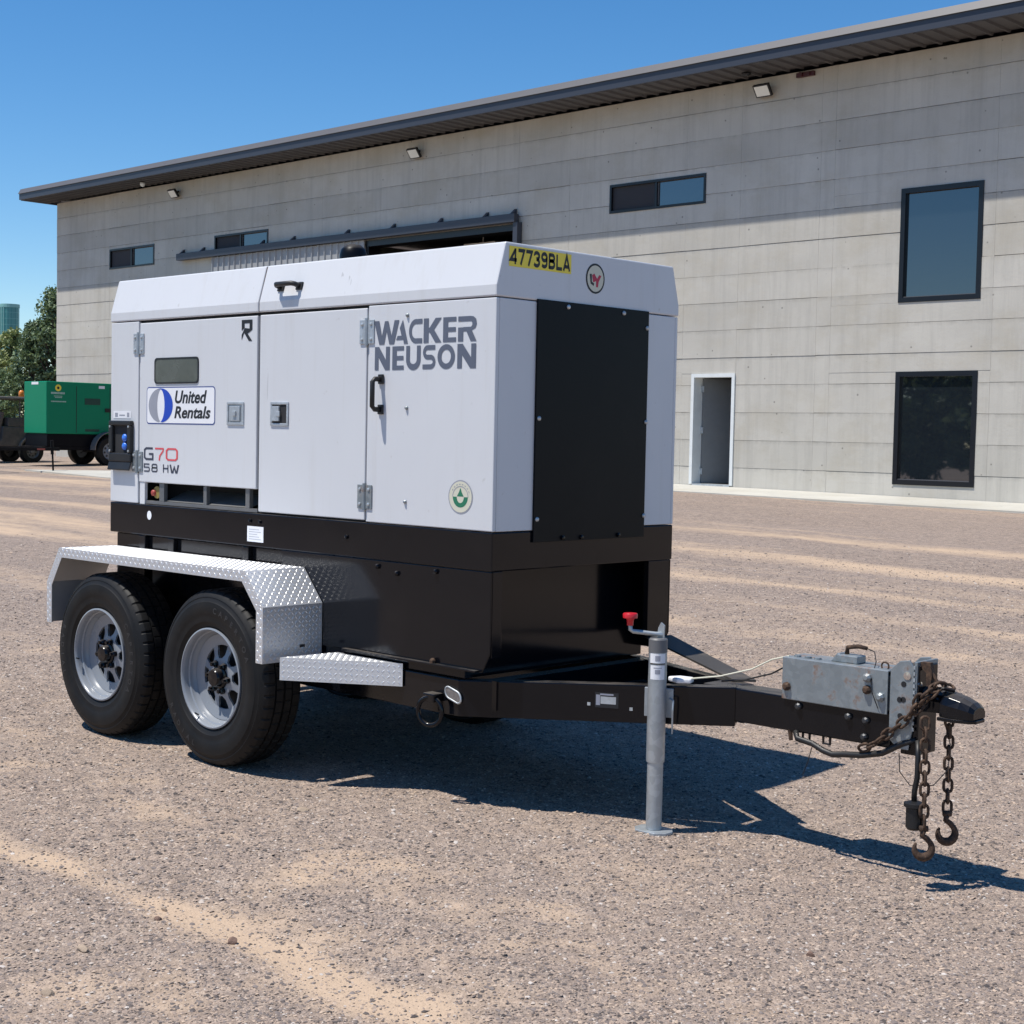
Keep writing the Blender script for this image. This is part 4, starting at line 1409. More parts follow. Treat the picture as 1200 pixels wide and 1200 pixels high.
def fender(side):
    yo, yi = (-.579, YS) if side > 0 else (2 * YC + .579, YF)
    sh = MB(); tr = MB()
    n = len(FX)
    th = .004
    # outward normals per segment
    seg = []
    for i in range(n - 1):
        a, b = Vector((FX[i][0], 0, FX[i][1])), Vector((FX[i + 1][0], 0, FX[i + 1][1]))
        d = (b - a).normalized(); nn = Vector((-d.z, 0, d.x))
        seg.append((a, b, d, nn))
    def inner(t):
        out = []
        for i in range(n):
            p = Vector((FX[i][0], 0, FX[i][1]))
            ns = [seg[k][3] for k in (i - 1, i) if 0 <= k < n - 1]
            m_ = sum(ns, Vector()).normalized()
            out.append(p - m_ * (t / max(.5, m_.dot(ns[0]))))
        return out
    inn = inner(th); lip = inner(.046)
    P = [Vector((x, 0, z)) for x, z in FX]
    at = lambda p, y: (p.x, y, p.z)
    for i in range(n - 1):
        sh.add([at(P[i], yo), at(P[i + 1], yo), at(P[i + 1], yi), at(P[i], yi)], [(0, 1, 2, 3)])
        sh.add([at(inn[i], yo), at(inn[i + 1], yo), at(inn[i + 1], yi), at(inn[i], yi)], [(3, 2, 1, 0)])
        sh.add([at(P[i], yi), at(P[i + 1], yi), at(inn[i + 1], yi), at(inn[i], yi)], [(0, 1, 2, 3)])
        k = .004 if side > 0 else -.004
        sh.add([at(P[i], yo), at(P[i + 1], yo), at(lip[i + 1], yo), at(lip[i], yo)], [(0, 1, 2, 3)])
        sh.add([at(inn[i], yo + k), at(inn[i + 1], yo + k), at(lip[i + 1], yo + k), at(lip[i], yo + k)], [(3, 2, 1, 0)])
        sh.add([at(lip[i], yo), at(lip[i + 1], yo), at(lip[i + 1], yo + k), at(lip[i], yo + k)], [(0, 1, 2, 3)])
    for e in (0, n - 1):
        sh.add([at(P[e], yo), at(P[e], yi), at(inn[e], yi), at(inn[e], yo)], [(0, 1, 2, 3)])
        sh.add([at(P[e], yo), at(lip[e], yo), at(lip[e], yo + k), at(P[e], yo + k)], [(0, 1, 2, 3)])
    fd = sh.build('fender', M['alu'], gen, fix=False)
    for i in range(n - 1):
        a, b, d, nn = seg[i]
        L_ = (b - a).length
        if side > 0:
            # U x V = outward normal
            lozenges(tr, at(a, yo), d, NYv, L_, yi - yo) if d.cross(NYv).dot(nn) > 0 else lozenges(tr, at(a, yi), d, -NYv, L_, yi - yo)
            # lip, facing -y
            q = lip[i + 1] - lip[i]
            mid = (P[i] - lip[i]).dot(nn)
            off_a = (lip[i] - P[i]).dot(d); off_b = (lip[i + 1] - P[i]).dot(d)
            vdir = nn; udir = d if d.cross(nn).dot(-NYv) > 0 else -d
            s0 = P[i] if udir.dot(d) > 0 else P[i + 1]
            lozenges(tr, Vector(at(s0, yo)) - nn * .043, udir, nn, L_, .043, cell=.0195)
        else:
            lozenges(tr, at(a, yi), d, NYv, L_, yo - yi) if d.cross(NYv).dot(nn) > 0 else lozenges(tr, at(a, yo), d, -NYv, L_, yo - yi)
    t_ = tr.build('tread_pattern', M['alu'], fd); t_['kind'] = 'stuff'
    if side > 0:
        m = MB(); m.obox((-.7565, -.37, .56), (.0006, 0, 0), (0, .014, 0), (0, 0, .006)); m.build('drain_slot', M['ink'], fd)
        for xx in (-2.30, -1.55, -.95):
            m = MB(); m.box(xx, xx + .04, -.570, YS, .852, .872); m.build('fender_bracket', M['black'], fd)


fender(1); fender(-1)

# triangular step
S = [(-.672, -.553), (-.232, -.268), (-.645, -.268)]
m = MB(); m.prism(S, .442, .536); stp = m.build('step', M['alu'], gen)
t = MB()
def in_tri(p, T, eps=.012):
    def s(a, b): return (b[0] - a[0]) * (p[1] - a[1]) - (b[1] - a[1]) * (p[0] - a[0])
    return all(s(T[i], T[(i + 1) % 3]) / math.dist(T[i], T[(i + 1) % 3]) > eps for i in range(3))
lozenges(t, (-.672, -.553, .536), NX, NYv, .44, .29, lambda a, b: in_tri((-.672 + a, -.553 + b), S))
dd = Vector((S[1][0] - S[0][0], S[1][1] - S[0][1], 0))
lozenges(t, (S[0][0], S[0][1], .444), dd, NZ, dd.length, .09, cell=.0225)
t_ = t.build('tread_pattern', M['alu'], stp); t_['kind'] = 'stuff'

# ---- wheels
def make_wheel():
    root = empty('wheel', (0, 0, 0))
    seg = 480
    prof = [(.208, -.085), (.222, -.098), (.236, -.107), (.246, -.1105), (.248, -.1125), (.262, -.1140), (.280, -.1155), (.282, -.1165), (.318, -.1165), (.334, -.1145), (.336, -.1125), (.352, -.107), (.3545, -.1085), (.358, -.1075), (.366, -.100), (.374, -.0955), (.381, -.088), (.3862, -.080)]
    tread = []
    for y0_, y1_ in ((-.079, -.047), (-.040, -.006), (.006, .040), (.047, .079)):
        tread += [(.3785, y0_ if abs(y0_) < .07 else y0_ + .0002), (.3893 - abs(y0_) * .03, y0_ + .0008), (.3893 - abs(y1_) * .03, y1_ - .0008), (.3785, y1_ if abs(y1_) < .07 else y1_ - .0002)]
    tread = tread[1:-1]
    prof = prof + tread + [(r, -y) for r, y in prof[::-1]]
    t = MB(); t.lathe(prof, (0, 0, 0), 'y', seg)
    # cross sipes: shoulder blocks and the rib edges
    vs = np.array(t.v)
    for k_, (r, y) in enumerate(prof):
        if .046 < abs(y) < .090 and r > .378:
            for s_ in range(0, seg, 10):
                for q in (0, 1):
                    i = k_ * seg + s_ + q
                    vs[i, [0, 2]] *= (r - .0055) / r
        elif abs(y) < .041 and r > .38:
            for s_ in range(5, seg, 10):
                vs[k_ * seg + s_, [0, 2]] *= (r - .005) / r
    t.v = [tuple(p) for p in vs]
    ty = t.build('tyre', M['tyre'], root, base=(0, 0, 0))
    auto_smooth(ty, 28)
    # raised sidewall lettering
    t = MB()
    def arc_text(s, r, a_mid, hgt, stepdeg, flip=False):
        n = len(s)
        for i, chh in enumerate(s):
            if chh == ' ': continue
            a = math.radians(a_mid + (n / 2 - .5 - i) * stepdeg * (-1 if flip else 1))
            er = Vector((math.cos(a), 0, math.sin(a))); et = Vector((math.sin(a), 0, -math.cos(a)))
            if flip: er, et = -er, -et
            v, f = glyph_mesh(chh, .02)
            aa = np.array(v); w = (aa[:, 0].max() - aa[:, 0].min()) * hgt
            o = Vector((math.cos(a) * r, -.1176, math.sin(a) * r)) - et * w / 2 - er * hgt / 2
            t.add([o + et * ((x - aa[:, 0].min()) * hgt) + er * (y * hgt) for x, y in v], f)
    arc_text('CAPERTOA', .308, 72, .036, 8.4)
    arc_text('RADIAL', .308, 250, .034, 8.2, True)
    t.build('sidewall_lettering', simple('raised_rubber_letters', (.028, .028, .03), .5), root, base=(0, 0, 0))
    # rim barrel
    t = MB()
    t.lathe([(.212, -.082), (.2205, -.100), (.2205, -.108), (.214, -.110), (.2085, -.105), (.206, -.096), (.205, -.078), (.199, -.074), (.198, -.058), (.192, -.052), (.190, -.044), (.184, -.036), (.176, .03), (.176, .085), (.2, .09)], (0, 0, 0), 'y', 64)
    rm = t.build('rim', M['rim'], root, base=(0, 0, 0), fix=False)
    auto_smooth(rm, 50)
    # disc with eight triangular windows
    t = MB()
    N8 = 8
    yo_, th = -.045, .008
    def ring(r, k, y):
        a = 2 * math.pi * k / (N8 * 6)
        return (r * math.cos(a), y, r * math.sin(a))
    # polar grid r rows, window cells removed
    rows_ = [(.030, -.052), (.072, -.052), (.083, -.050), (.102, -.044), (.125, -.038), (.141, -.036), (.188, -.046)]
    K = N8 * 6
    for j in range(len(rows_) - 1):
        (r0, y0_), (r1, y1_) = rows_[j], rows_[j + 1]
        for k_ in range(K):
            c = k_ % 6
            hole = (j == 2 and c in (2, 3)) or (j == 3 and c in (1, 2, 3, 4)) or (j == 4 and c in (1, 2, 3, 4))
            if j == 2 and c in (1, 4):
                # taper the opening
                A, B, C_, D_ = ring(r0, k_, y0_), ring(r0, k_ + 1, y0_), ring(r1, k_ + 1, y1_), ring(r1, k_, y1_)
                tri = (A, B, D_) if c == 1 else (A, B, C_)
                t.add(list(tri), [(0, 1, 2)])
                tri2 = [(p[0], p[1] + th, p[2]) for p in tri]
                t.add(tri2, [(2, 1, 0)])
                continue
            if hole: continue
            q = [ring(r0, k_, y0_), ring(r0, k_ + 1, y0_), ring(r1, k_ + 1, y1_), ring(r1, k_, y1_)]
            t.add(q, [(0, 1, 2, 3)])
            t.add([(p[0], p[1] + th, p[2]) for p in q], [(3, 2, 1, 0)])
    dk = t.build('wheel_disc', M['rim'], root, base=(0, 0, 0))
    # brake drum behind and hub in front
    t = MB(); t.lathe([(.0005, -.004), (.155, -.004), (.168, .004), (.168, .11), (.0005, .11)], (0, 0, 0), 'y', 32); t.build('brake_drum', M['dark'], root, base=(0, 0, 0), fix=True)
    t = MB(); t.lathe([(.052, -.050), (.052, -.060), (.042, -.064), (.040, -.086), (.034, -.093), (.0005, -.095)], (0, 0, 0), 'y', 24)
    h_ = t.build('hub', M['black'], root, base=(0, 0, 0), fix=True); auto_smooth(h_, 40)
    for k_ in range(6):
        a = math.radians(60 * k_ + 15)
        c = (.063 * math.cos(a), 0, .063 * math.sin(a))
        t = MB(); t.lathe([(.0140, -.050), (.0140, -.068), (.009, -.073), (.009, -.084), (.0005, -.085)], c, 'y', 6); t.build('lug_nut', M['black'], root, fix=True, base=(c[0], 0, c[2]))
    t = MB(); t.tube([(-.03, -.098, -.196), (-.032, -.118, -.185)], .0035, 6); t.build('valve_stem', M['rubber_part'], root, base=(0, 0, 0))
    return root


whl = make_wheel()
WX = (-1.154, -2.063)
wz = [.390 + float(HT(np.array([x]), np.array([-.45]))[0]) - .005 for x in WX]
rots = (0.35, 1.9)
YW = -.4545
whl.parent = gen
whl.location = Vector((WX[0], YW, wz[0])) - ORG[gen]; whl.rotation_euler = (0, rots[0], 0)
copy_tree(whl, Vector((WX[1], YW, wz[1])) - ORG[gen], gen, (0, rots[1] - .7, 0))
copy_tree(whl, Vector((WX[0], 2 * YC - YW, wz[0])) - ORG[gen], gen, (0, .9, math.pi))
copy_tree(whl, Vector((WX[1], 2 * YC - YW, wz[1])) - ORG[gen], gen, (0, 2.2, math.pi))
for x, z in zip(WX, wz):
    m = MB(); m.tube([(x, YW + .05, z), (x, 2 * YC - YW - .05, z)], .038, 14); m.build('axle', M['black'], gen, smooth=True)
    for y in (YS + .034, YF - .034):
        m = MB(); m.tube([(x + .42 * q, y, z + .02 - .09 * (abs(q) ** 1.5) * -1 - .05) for q in np.linspace(-1, 1, 13)], .016, 8); m.build('leaf_spring', M['black'], gen)

# ---- jack
jc = A0 + AD * .803 - AN * .052; JX, JY = jc.x, jc.y
jg = float(HT(np.array([JX]), np.array([JY]))[0])
jack = empty('jack', (JX, JY, jg), gen)
m = MB(); m.lathe([(.0005, .262), (.0340, .262), (.0345, .268), (.0345, .715), (.0005, .715)], (JX, JY, 0), 'z', 28); j1 = m.build('outer_tube', M['galv'], jack); auto_smooth(j1)
m = MB(); m.lathe([(.0300, jg + .01), (.0300, .27)], (JX, JY, 0), 'z', 24); j2 = m.build('inner_tube', M['galv'], jack); auto_smooth(j2)
m = MB(); m.prism([(JX + a, JY + b) for a, b in ((-.075, -.02), (-.045, -.055), (.045, -.055), (.075, -.02), (.075, .02), (.045, .055), (-.045, .055), (-.075, .02))], jg - .002, jg + .009)
m.build('foot_plate', M['galv'], jack, bevel=.002)
m = MB(); m.lathe([(.0358, .675), (.0358, .722), (.031, .728), (.0005, .728)], (JX, JY, 0), 'z', 24); j3 = m.build('cap', simple('dark_grey_cap', (.13, .13, .135), .5), jack); auto_smooth(j3)
lf = Vector((-.72, -.69, 0)); bkd = Vector((.5, .5, 0))
hp = Vector((JX, JY, .742)) + Vector((.012, .012, 0))
m = MB(); m.tube([hp + Vector((0, 0, -.012)), hp + Vector((0, 0, .0)), hp + lf * .03 + Vector((0, 0, .0)), hp + lf * .112 + Vector((0, 0, .008)), hp + lf * .122 + Vector((0, 0, .014)), hp + lf * .124 + Vector((0, 0, .045))], .0085, 10); m.build('crank', M['galv'], jack, smooth=True)
m = MB(); kb = hp + lf * .124
m.lathe([(.012, .030), (.013, .050), (.017, .056), (.027, .058), (.028, .072), (.025, .076), (.0005, .076)], kb, 'z', 18); k1 = m.build('crank_knob', M['red'], jack, fix=True); auto_smooth(k1, 45)
m = MB(); m.prism([(JX - .012, .728), (JX + .02, .728), (JX + .022, .775), (JX + .006, .785), (JX - .006, .765)], JY - .004 + .01, JY + .012, axis='y'); m.build('pin_ear', M['galv'], jack, fix=True)
# labels wrapped on the tube
cdir = math.atan2(-4.3954 - JY, 4.3335 - JX)
def wrap_label(name, r, a0, a1, z0, z1, mat, par, inset=0):
    t = MB(); n = 8
    vs = []
    for i in range(n + 1):
        a = cdir + math.radians(a0 + (a1 - a0) * i / n)
        vs += [(JX + r * math.cos(a), JY + r * math.sin(a), z0), (JX + r * math.cos(a), JY + r * math.sin(a), z1)]
    t.add(vs, [(2 * i, 2 * i + 2, 2 * i + 3, 2 * i + 1) for i in range(n)])
    return t.build(name, mat, par, smooth=True)
l1 = wrap_label('warning_label', .0350, -52, 52, .636, .672, M['sticker'], jack)
l2 = wrap_label('warning_label', .0350, -48, 48, .575, .628, M['sticker'], jack)
wrap_label('label_border', .0353, -52, 52, .632, .636, M['ink'], l1); wrap_label('label_mark', .0353, -16, 16, .644, .664, M['greyprint'], l1)
wrap_label('label_mark', .0353, -16, 16, .596, .612, M['greyprint'], l2); wrap_label('label_line', .0353, -26, 26, .617, .620, M['greyprint'], l2)
m = MB(); pc = on_arm(.803, .478, .008)
m.obox(pc, AD * .055, AN * .006, NZ * .055)
m.build('jack_mount', M['galv'], jack, bevel=.002)
m = MB(); m.tube([on_arm(.803 + .045, .50, .03), on_arm(.803 + .062, .495, .05), on_arm(.803 + .062, .46, .058), on_arm(.803 + .06, .37, .05)], .0035, 6); m.build('pin_lanyard', M['galv'], jack)

# ---- surge actuator housing
ax0, ax1, az0, az1, ay0, ay1 = 1.262, 1.690, .5525, .693, YC - .070, YC + .070
m = MB(); m.box(ax0, ax1, ay0, ay0 + .006, az0 - .012, az1); m.box(ax0, ax1, ay1 - .006, ay1, az0 - .012, az1); m.box(ax0, ax1, ay0 + .0062, ay1 - .0062, az1 - .006, az1 - .0002)
m.box(ax0, ax0 + .006, ay0 + .0062, ay1 - .0062, az0, az1 - .0062)
act = m.build('actuator_housing', M['galv_rust'], gen, bevel=.003)
m = MB(); m.box(ax0 + .02, ax1 + .03, ay0 + .018, ay1 - .018, az0, az1 - .02); m.build('inner_slide', M['galv_rust'], act, bevel=.003)
for x, z, ms_ in ((1.285, .588, 'rust'), (1.612, .660, 'galv_rust'), (1.612, .618, 'rust'), (1.665, .600, 'galv_rust')):
    m = MB(); m.lathe([(.016, 0), (.016, -.009), (.008, -.018), (.0004, -.018)], (x, ay0, z), 'y', 8); m.build('bolt', M[ms_], act, fix=True)
m = MB(); m.box(1.46, 1.545, YC - .03, YC + .03, az1, az1 + .028); m.prism([(1.435, az1), (1.465, az1), (1.475, az1 + .03), (1.462, az1 + .033)], YC - .028, YC + .028, axis='y'); m.build('filler_cap', M['galv_rust'], act, bevel=.004, fix=True)
m = MB(); m.tube([(1.485, YC, az1 + .028), (1.487, YC, az1 + .052), (1.53, YC, az1 + .060), (1.56, YC + .01, az1 + .055)], [.009, .008, .008, .007], 8); m.build('breakaway_lever', M['rust'], act, smooth=True)
m = MB(); m.tube([(1.56, YC + .01, az1 + .055), (1.60, YC - .01, az1 + .05), (1.625, YC - .04, az1 + .02), (1.628, YC - .074, az1 - .04), (1.63, YC - .077, .62), (1.66, YC - .078, .56)], .0018, 5); m.build('breakaway_cable', M['rubber_part'], act)
m = MB(); m.tube([Vector((1.655, YC - .03, az1 + .008)) + Vector((.014 * math.cos(a), 0, .014 * math.sin(a))) for a in np.linspace(0, 6.283, 14, endpoint=False)], .003, 6, closed=True); m.build('cable_ring', M['rust'], act)
for x in (1.30, 1.345, 1.385):
    m = MB(); m.lathe([(.013, 0), (.013, .006), (.0005, .008)], (x, YC - .03, az1), 'z', 10); m.build('rivet', M['galv_rust'], act)

# ---- coupler channel
m = MB()
chp = [(1.700, .462), (1.735, .432), (1.775, .432), (1.788, .50), (1.788, .715), (1.770, .738), (1.735, .732), (1.700, .700)]
m.prism(chp, YC - .072, YC - .064, axis='y'); m.prism(chp, YC + .064, YC + .072, axis='y')
cpl = m.build('coupler_channel', M['galv_rust'], gen, bevel=.002, fix=True)
m = MB(); m.box(1.742, 1.805, YC - .0635, YC + .0635, .415, .722); m.build('channel_web', M['black'], cpl, bevel=.004)
m = MB(); m.box(1.789, 1.800, YC - .071, YC + .071, .55, .735); m.build('face_plate', M['galv_rust'], cpl, bevel=.002)
m = MB(); m.prism([(1.80, .735), (1.835, .735), (1.843, .70), (1.838, .655), (1.822, .655), (1.822, .70), (1.80, .715)], YC - .05, YC - .03, axis='y'); m.tube([(1.838, YC - .04, .70), (1.862, YC - .04, .668)], .006, 7); m.build('latch_lever', M['rust'], cpl, fix=True)
for x, z in ((1.752, .655), (1.738, .600), (1.752, .602), (1.742, .545)):
    m = MB(); m.lathe([(.010, -.0085), (.010, -.0092), (.0004, -.0092)], (x, YC - .064, z), 'y', 12); m.build('bolt_hole', M['ink'], cpl, fix=True)
for k_ in range(11):
    m = MB(); z = .50 + k_ * .021; m.box(1.7885, 1.795, YC - .0755, YC - .0722, z, z + .012); m.build('adjust_tooth', M['galv'], cpl)
m = MB(); m.lathe([(.0004, -.004), (.014, -.003), (.014, 0)], (1.765, YC - .072, .685), 'y', 12); m.build('bright_bolt', M['chrome'], cpl, fix=True)
m = MB(); m.lathe([(.0004, .006), (.014, .004), (.014, 0)], (1.80, YC - .05, .66), 'x', 12); m.build('bright_bolt', M['chrome'], cpl, fix=True)
# ball socket
m = MB()
secs = [(1.806, .050, .565, .650), (1.803, .050, .566, .650), (1.845, .043, .568, .640), (1.872, .043, .568, .638), (1.876, .055, .562, .642), (1.905, .060, .560, .638), (1.945, .060, .560, .628), (1.978, .052, .560, .614), (1.993, .042, .561, .600)]
vs = []
for x, hw, z0_, z1_ in secs:
    for a, b in ((-1, 0), (-1, .52), (-.75, .85), (-.3, 1), (.3, 1), (.75, .85), (1, .52), (1, 0)):
        vs.append((x, YC + a * hw, z0_ + b * (z1_ - z0_)))
fs = []
for i in range(len(secs) - 1):
    for k_ in range(8):
        fs.append((i * 8 + k_, i * 8 + (k_ + 1) % 8, i * 8 + 8 + (k_ + 1) % 8, i * 8 + 8 + k_))
fs += [tuple(range(8)), tuple((len(secs) - 1) * 8 + k_ for k_ in range(7, -1, -1))]
m.add(vs, fs); cs = m.build('ball_coupler', M['black'], gen, fix=True, bevel=.003)
m = MB(); m.tube([(1.852, YC - .035, .644), (1.86, YC - .05, .652), (1.885, YC - .045, .654), (1.905, YC - .01, .645)], .006, 8); m.build('coupler_clip', M['black_matte'], cs)
lipv = MB()
lipv.prism([(1.872, YC - .063), (1.93, YC - .067), (1.98, YC - .05), (1.998, YC - .03), (1.998, YC + .03), (1.98, YC + .05), (1.93, YC + .067), (1.872, YC + .063)], .548, .5595); lipv.build('coupler_flange', M['black'], cs, bevel=.002)


# ---- chains
def link_mesh():
    t = MB()
    L_, r, w = .0098, .0052, .0138
    pts = [Vector((w * math.cos(a), 0, L_ + w * math.sin(a))) for a in np.linspace(0, math.pi, 6)] + [Vector((w * math.cos(a), 0, -L_ + w * math.sin(a))) for a in np.linspace(math.pi, 2 * math.pi, 6)]
    t.tube(pts, r, 6, closed=True)
    return t


LM = None
def chain(pts, parent_label, mat='rust', pitch=.0368, tw0=0.0, hook=True, hook_yaw=0.0):
    global LM
    pts = [Vector(p) for p in pts]
    ch_ = empty('safety_chain', pts[0], gen)
    # resample
    acc = [0]
    for a, b in zip(pts, pts[1:]): acc.append(acc[-1] + (b - a).length)
    n = int(acc[-1] / pitch)
    last = None
    for i in range(n + 1):
        s = (i + .5) * pitch
        if s > acc[-1]: break
        k_ = max(j for j in range(len(acc)) if acc[j] <= s); k_ = min(k_, len(pts) - 2)
        p = pts[k_].lerp(pts[k_ + 1], (s - acc[k_]) / (acc[k_ + 1] - acc[k_]))
        d = (pts[k_ + 1] - pts[k_]).normalized()
        if LM is None:
            o = link_mesh().build('link', M[mat], None, smooth=True, base=(0, 0, 0)); LM = o
        else:
            o = LM.copy(); COL.objects.link(o)
        o.parent = ch_
        ref = Vector((.7, .7, 0)) if abs(d.z) > .6 else Vector((0, 0, 1))
        xx = (ref - d * ref.dot(d)).normalized(); yy = d.cross(xx)
        tw = tw0 + (math.pi / 2 if i % 2 else 0) + random.uniform(-.12, .12)
        xa = xx * math.cos(tw) + yy * math.sin(tw); ya = d.cross(xa)
        mt = Matrix((xa, ya, d)).transposed().to_4x4()
        mt.translation = p - ORG[ch_]
        o.matrix_basis = mt
        last = p + d * .016
    if hook:
        e = Vector((math.cos(hook_yaw), math.sin(hook_yaw), 0))
        b = last + Vector((0, 0, -.010))
        t = MB()
        t.tube([b + e * -.014 + NZ * .004, b + e * .014 + NZ * .004], .0105, 8)
        c = b + NZ * -.062
        pp = [b + NZ * -.002, b + NZ * -.018 + e * -.004, b + NZ * -.03 + e * .012]
        pp += [c + e * (.029 * math.cos(a)) + NZ * (.031 * math.sin(a)) for a in np.linspace(.75, -3.75, 16)]
        rr2 = [.0105, .010, .010] + [.0095 + .0055 * math.sin(math.pi * i / 15) - .006 * (i / 15) ** 4 for i in range(16)]
        t.tube(pp, rr2, 8)
        t.build('hook', M[mat], ch_, smooth=True)
    return ch_


yawv = math.atan2(.694, .72)
chain([(1.845, .205, .555), (1.852, .2, .45), (1.856, .2, .195)], '', tw0=0.1, hook_yaw=yawv)
chain([(1.888, .29, .562), (1.890, .29, .45), (1.892, .29, .236)], '', tw0=.05, hook_yaw=yawv)
chain([(1.79, .208, .56), (1.815, .212, .61), (1.85, .232, .648), (1.88, .26, .668)], '', tw0=.9, hook=False)
chain([(1.60, .212, .410), (1.66, .205, .440), (1.775, .205, .540), (1.845, .228, .625), (1.868, .25, .662), (1.885, .30, .655)], '', tw0=.6, hook=False)

# ---- hoses and plug
m = MB(); m.tube([(1.32, .235, .428), (1.335, .225, .405), (1.40, .22, .398), (1.445, .22, .380), (1.485, .22, .372), (1.53, .22, .380), (1.60, .22, .388), (1.68, .22, .408), (1.75, .225, .45), (1.80, .23, .47)], .011, 10)
m.build('brake_hose', M['rubber_part'], gen, smooth=True)
m = MB(); m.tube([(1.81, .225, .47), (1.822, .208, .42), (1.822, .208, .35), (1.812, .21, .30), (1.812, .21, .265)], .0095, 10)
plugc = m.build('trailer_plug', M['rubber_part'], gen, smooth=True)
m = MB(); m.lathe([(.0005, .268), (.018, .268), (.036, .262), (.036, .250), (.028, .246), (.028, .180), (.022, .172), (.0005, .172)], (1.814, .21, 0), 'z', 18); pp_ = m.build('plug_body', M['rubber_part'], plugc, fix=True); auto_smooth(pp_)
m = MB(); m.tube([(.80, .16, .562), (.90, .18, .572), (1.0, .21, .590), (1.12, .24, .628), (1.2, .25, .672), (1.275, .25, .694)], .0035, 6); m.build('white_wire', M['cream'], gen)
m = MB(); m.tube([(1.0, .22, .57), (1.1, .24, .588), (1.2, .25, .62), (1.262, .25, .655)], .0035, 6); m.build('black_wire', M['rubber_part'], gen)
m = MB(); m.prism([(.80, .15), (.86, .13), (.90, .165), (.88, .21), (.82, .2)], .5525, .572); m.build('wire_cover', M['sticker'], gen, bevel=.006)
m = MB(); m.tube([(1.86, .30, .55), (1.89, .30, .46), (1.90, .27, .38), (1.875, .22, .33), (1.80, .2, .32), (1.76, .2, .36), (1.75, .21, .42)], .0018, 5); m.build('thin_wire', M['rubber_part'], gen)
m = MB(); m.tube([(1.40, .22, .385), (1.385, .22, .33), (1.365, .22, .28)], .0017, 5); m.build('thin_wire', M['rubber_part'], gen)

# ------------------------------------------------------------------ green generator in the background
gg = gzs(-30.9, 16)
g2 = empty('green_generator', (-31, 16.2, gg))
tag(g2, 'green generator on a single axle trailer parked beside the concrete wall', 'generator')
gx0, gx1, gy0, gy1 = -31.52, -30.4, 14.915, 17.75
m = MB(); m.box(gx0, gx1, gy0, gy1, 1.29, 2.60); gbody = m.build('enclosure', M['greengen'], g2, bevel=.02)
m = MB(); m.box(gx0 + .02, gx1 - .02, gy0 + .03, gy1 - .02, .97, 1.289); m.build('skid', M['black_matte'], g2, bevel=.01)
m = MB(); m.box(gx0 - .05, gx1 - .02, gy0 - .1, gy1, .88, .968); m.box(-31.02, -30.90, 12.6, gy0 - .101, .86, .96); m.build('trailer_frame', M['black_matte'], g2)
for y0_, y1_, z0_, z1_ in ((15.98, 16.42, 2.04, 2.20), (16.0, 16.40, 1.36, 1.42)):
    m = MB(); m.box(gx1 + .0005, gx1 + .008, y0_, y1_, z0_, z1_); m.build('vent', simple('dark_green_vent', (.008, .05, .035), .5), gbody)
m = MB(); m.box(gx1 + .0005, gx1 + .02, 16.56, 16.72, 1.86, 1.96); m.build('latch', M['rubber_part'], gbody)
for y in (15.74, 16.70):
    m = MB(); m.box(gx1 + .0004, gx1 + .004, y, y + .015, 1.32, 2.5); m.build('door_seam', M['dark'], gbody)
m = MB(); m.box(gx1 + .0006, gx1 + .005, 16.38, 16.55, 2.46, 2.53); m.build('white_tag', M['sticker'], gbody)
m = MB(); poly_on(m, circle_poly(20, .085, .085), (gx1 + .004, 15.235, 2.44), NYv, NZ); lg = m.build('round_logo', M['yellow'], gbody)
m = MB(); poly_on(m, circle_poly(14, .035, .035), (gx1 + .0055, 15.235, 2.44), NYv, NZ); m.build('logo_core', M['ink'], lg)
m = MB()
rr3 = random.Random(5)
for z0_, h_, y0_, y1_ in ((2.285, .05, 15.04, 15.42), (2.225, .02, 15.12, 15.35), (2.19, .02, 15.15, 15.33), (2.085, .03, 15.04, 15.45)):
    y = y0_
    while y < y1_ - .01:
        w = rr3.uniform(.016, .03); m.box(gx1 + .001, gx1 + .004, y, y + w, z0_, z0_ + h_); y += w + .009
m.build('illegible_print', simple('pale_green_print', (.42, .55, .47), .5), gbody)
m = MB(); m.box(gx0 + .38, gx0 + .72, gy0 - .004, gy0 - .0005, 2.52, 2.585); m.build('white_tag', M['sticker'], gbody)
# wheel
def simple_wheel(root, x, y, z, R_, w, rimmat, face):
    t = MB(); t.lathe([(R_ * .58, -w * .45), (R_ * .75, -w * .5), (R_ * .93, -w * .47), (R_, -w * .35), (R_, w * .35), (R_ * .93, w * .47), (R_ * .58, w * .45)], (x, y, z), 'x', 40)
    ty = t.build('tyre', M['tyre'], root, base=(x, y, z), fix=True); auto_smooth(ty, 40)
    t = MB(); fx = face * w * .40
    t.lathe([(R_ * .60, fx), (R_ * .55, fx * .9), (R_ * .50, fx * .4), (R_ * .20, fx * .5), (R_ * .17, fx * .95), (.0005, fx * .97)], (x, y, z), 'x', 32); rm = t.build('rim', rimmat, root, base=(x, y, z), fix=True)
    for k_ in range(8):
        a = k_ * math.pi / 4 + .2
        t = MB(); t.lathe([(R_ * .075, fx * .47 + face * .012), (.0005, fx * .47 + face * .012)], (x, y + R_ * .37 * math.cos(a), z + R_ * .37 * math.sin(a)), 'x', 10); t.build('rim_hole', M['ink'], rm)


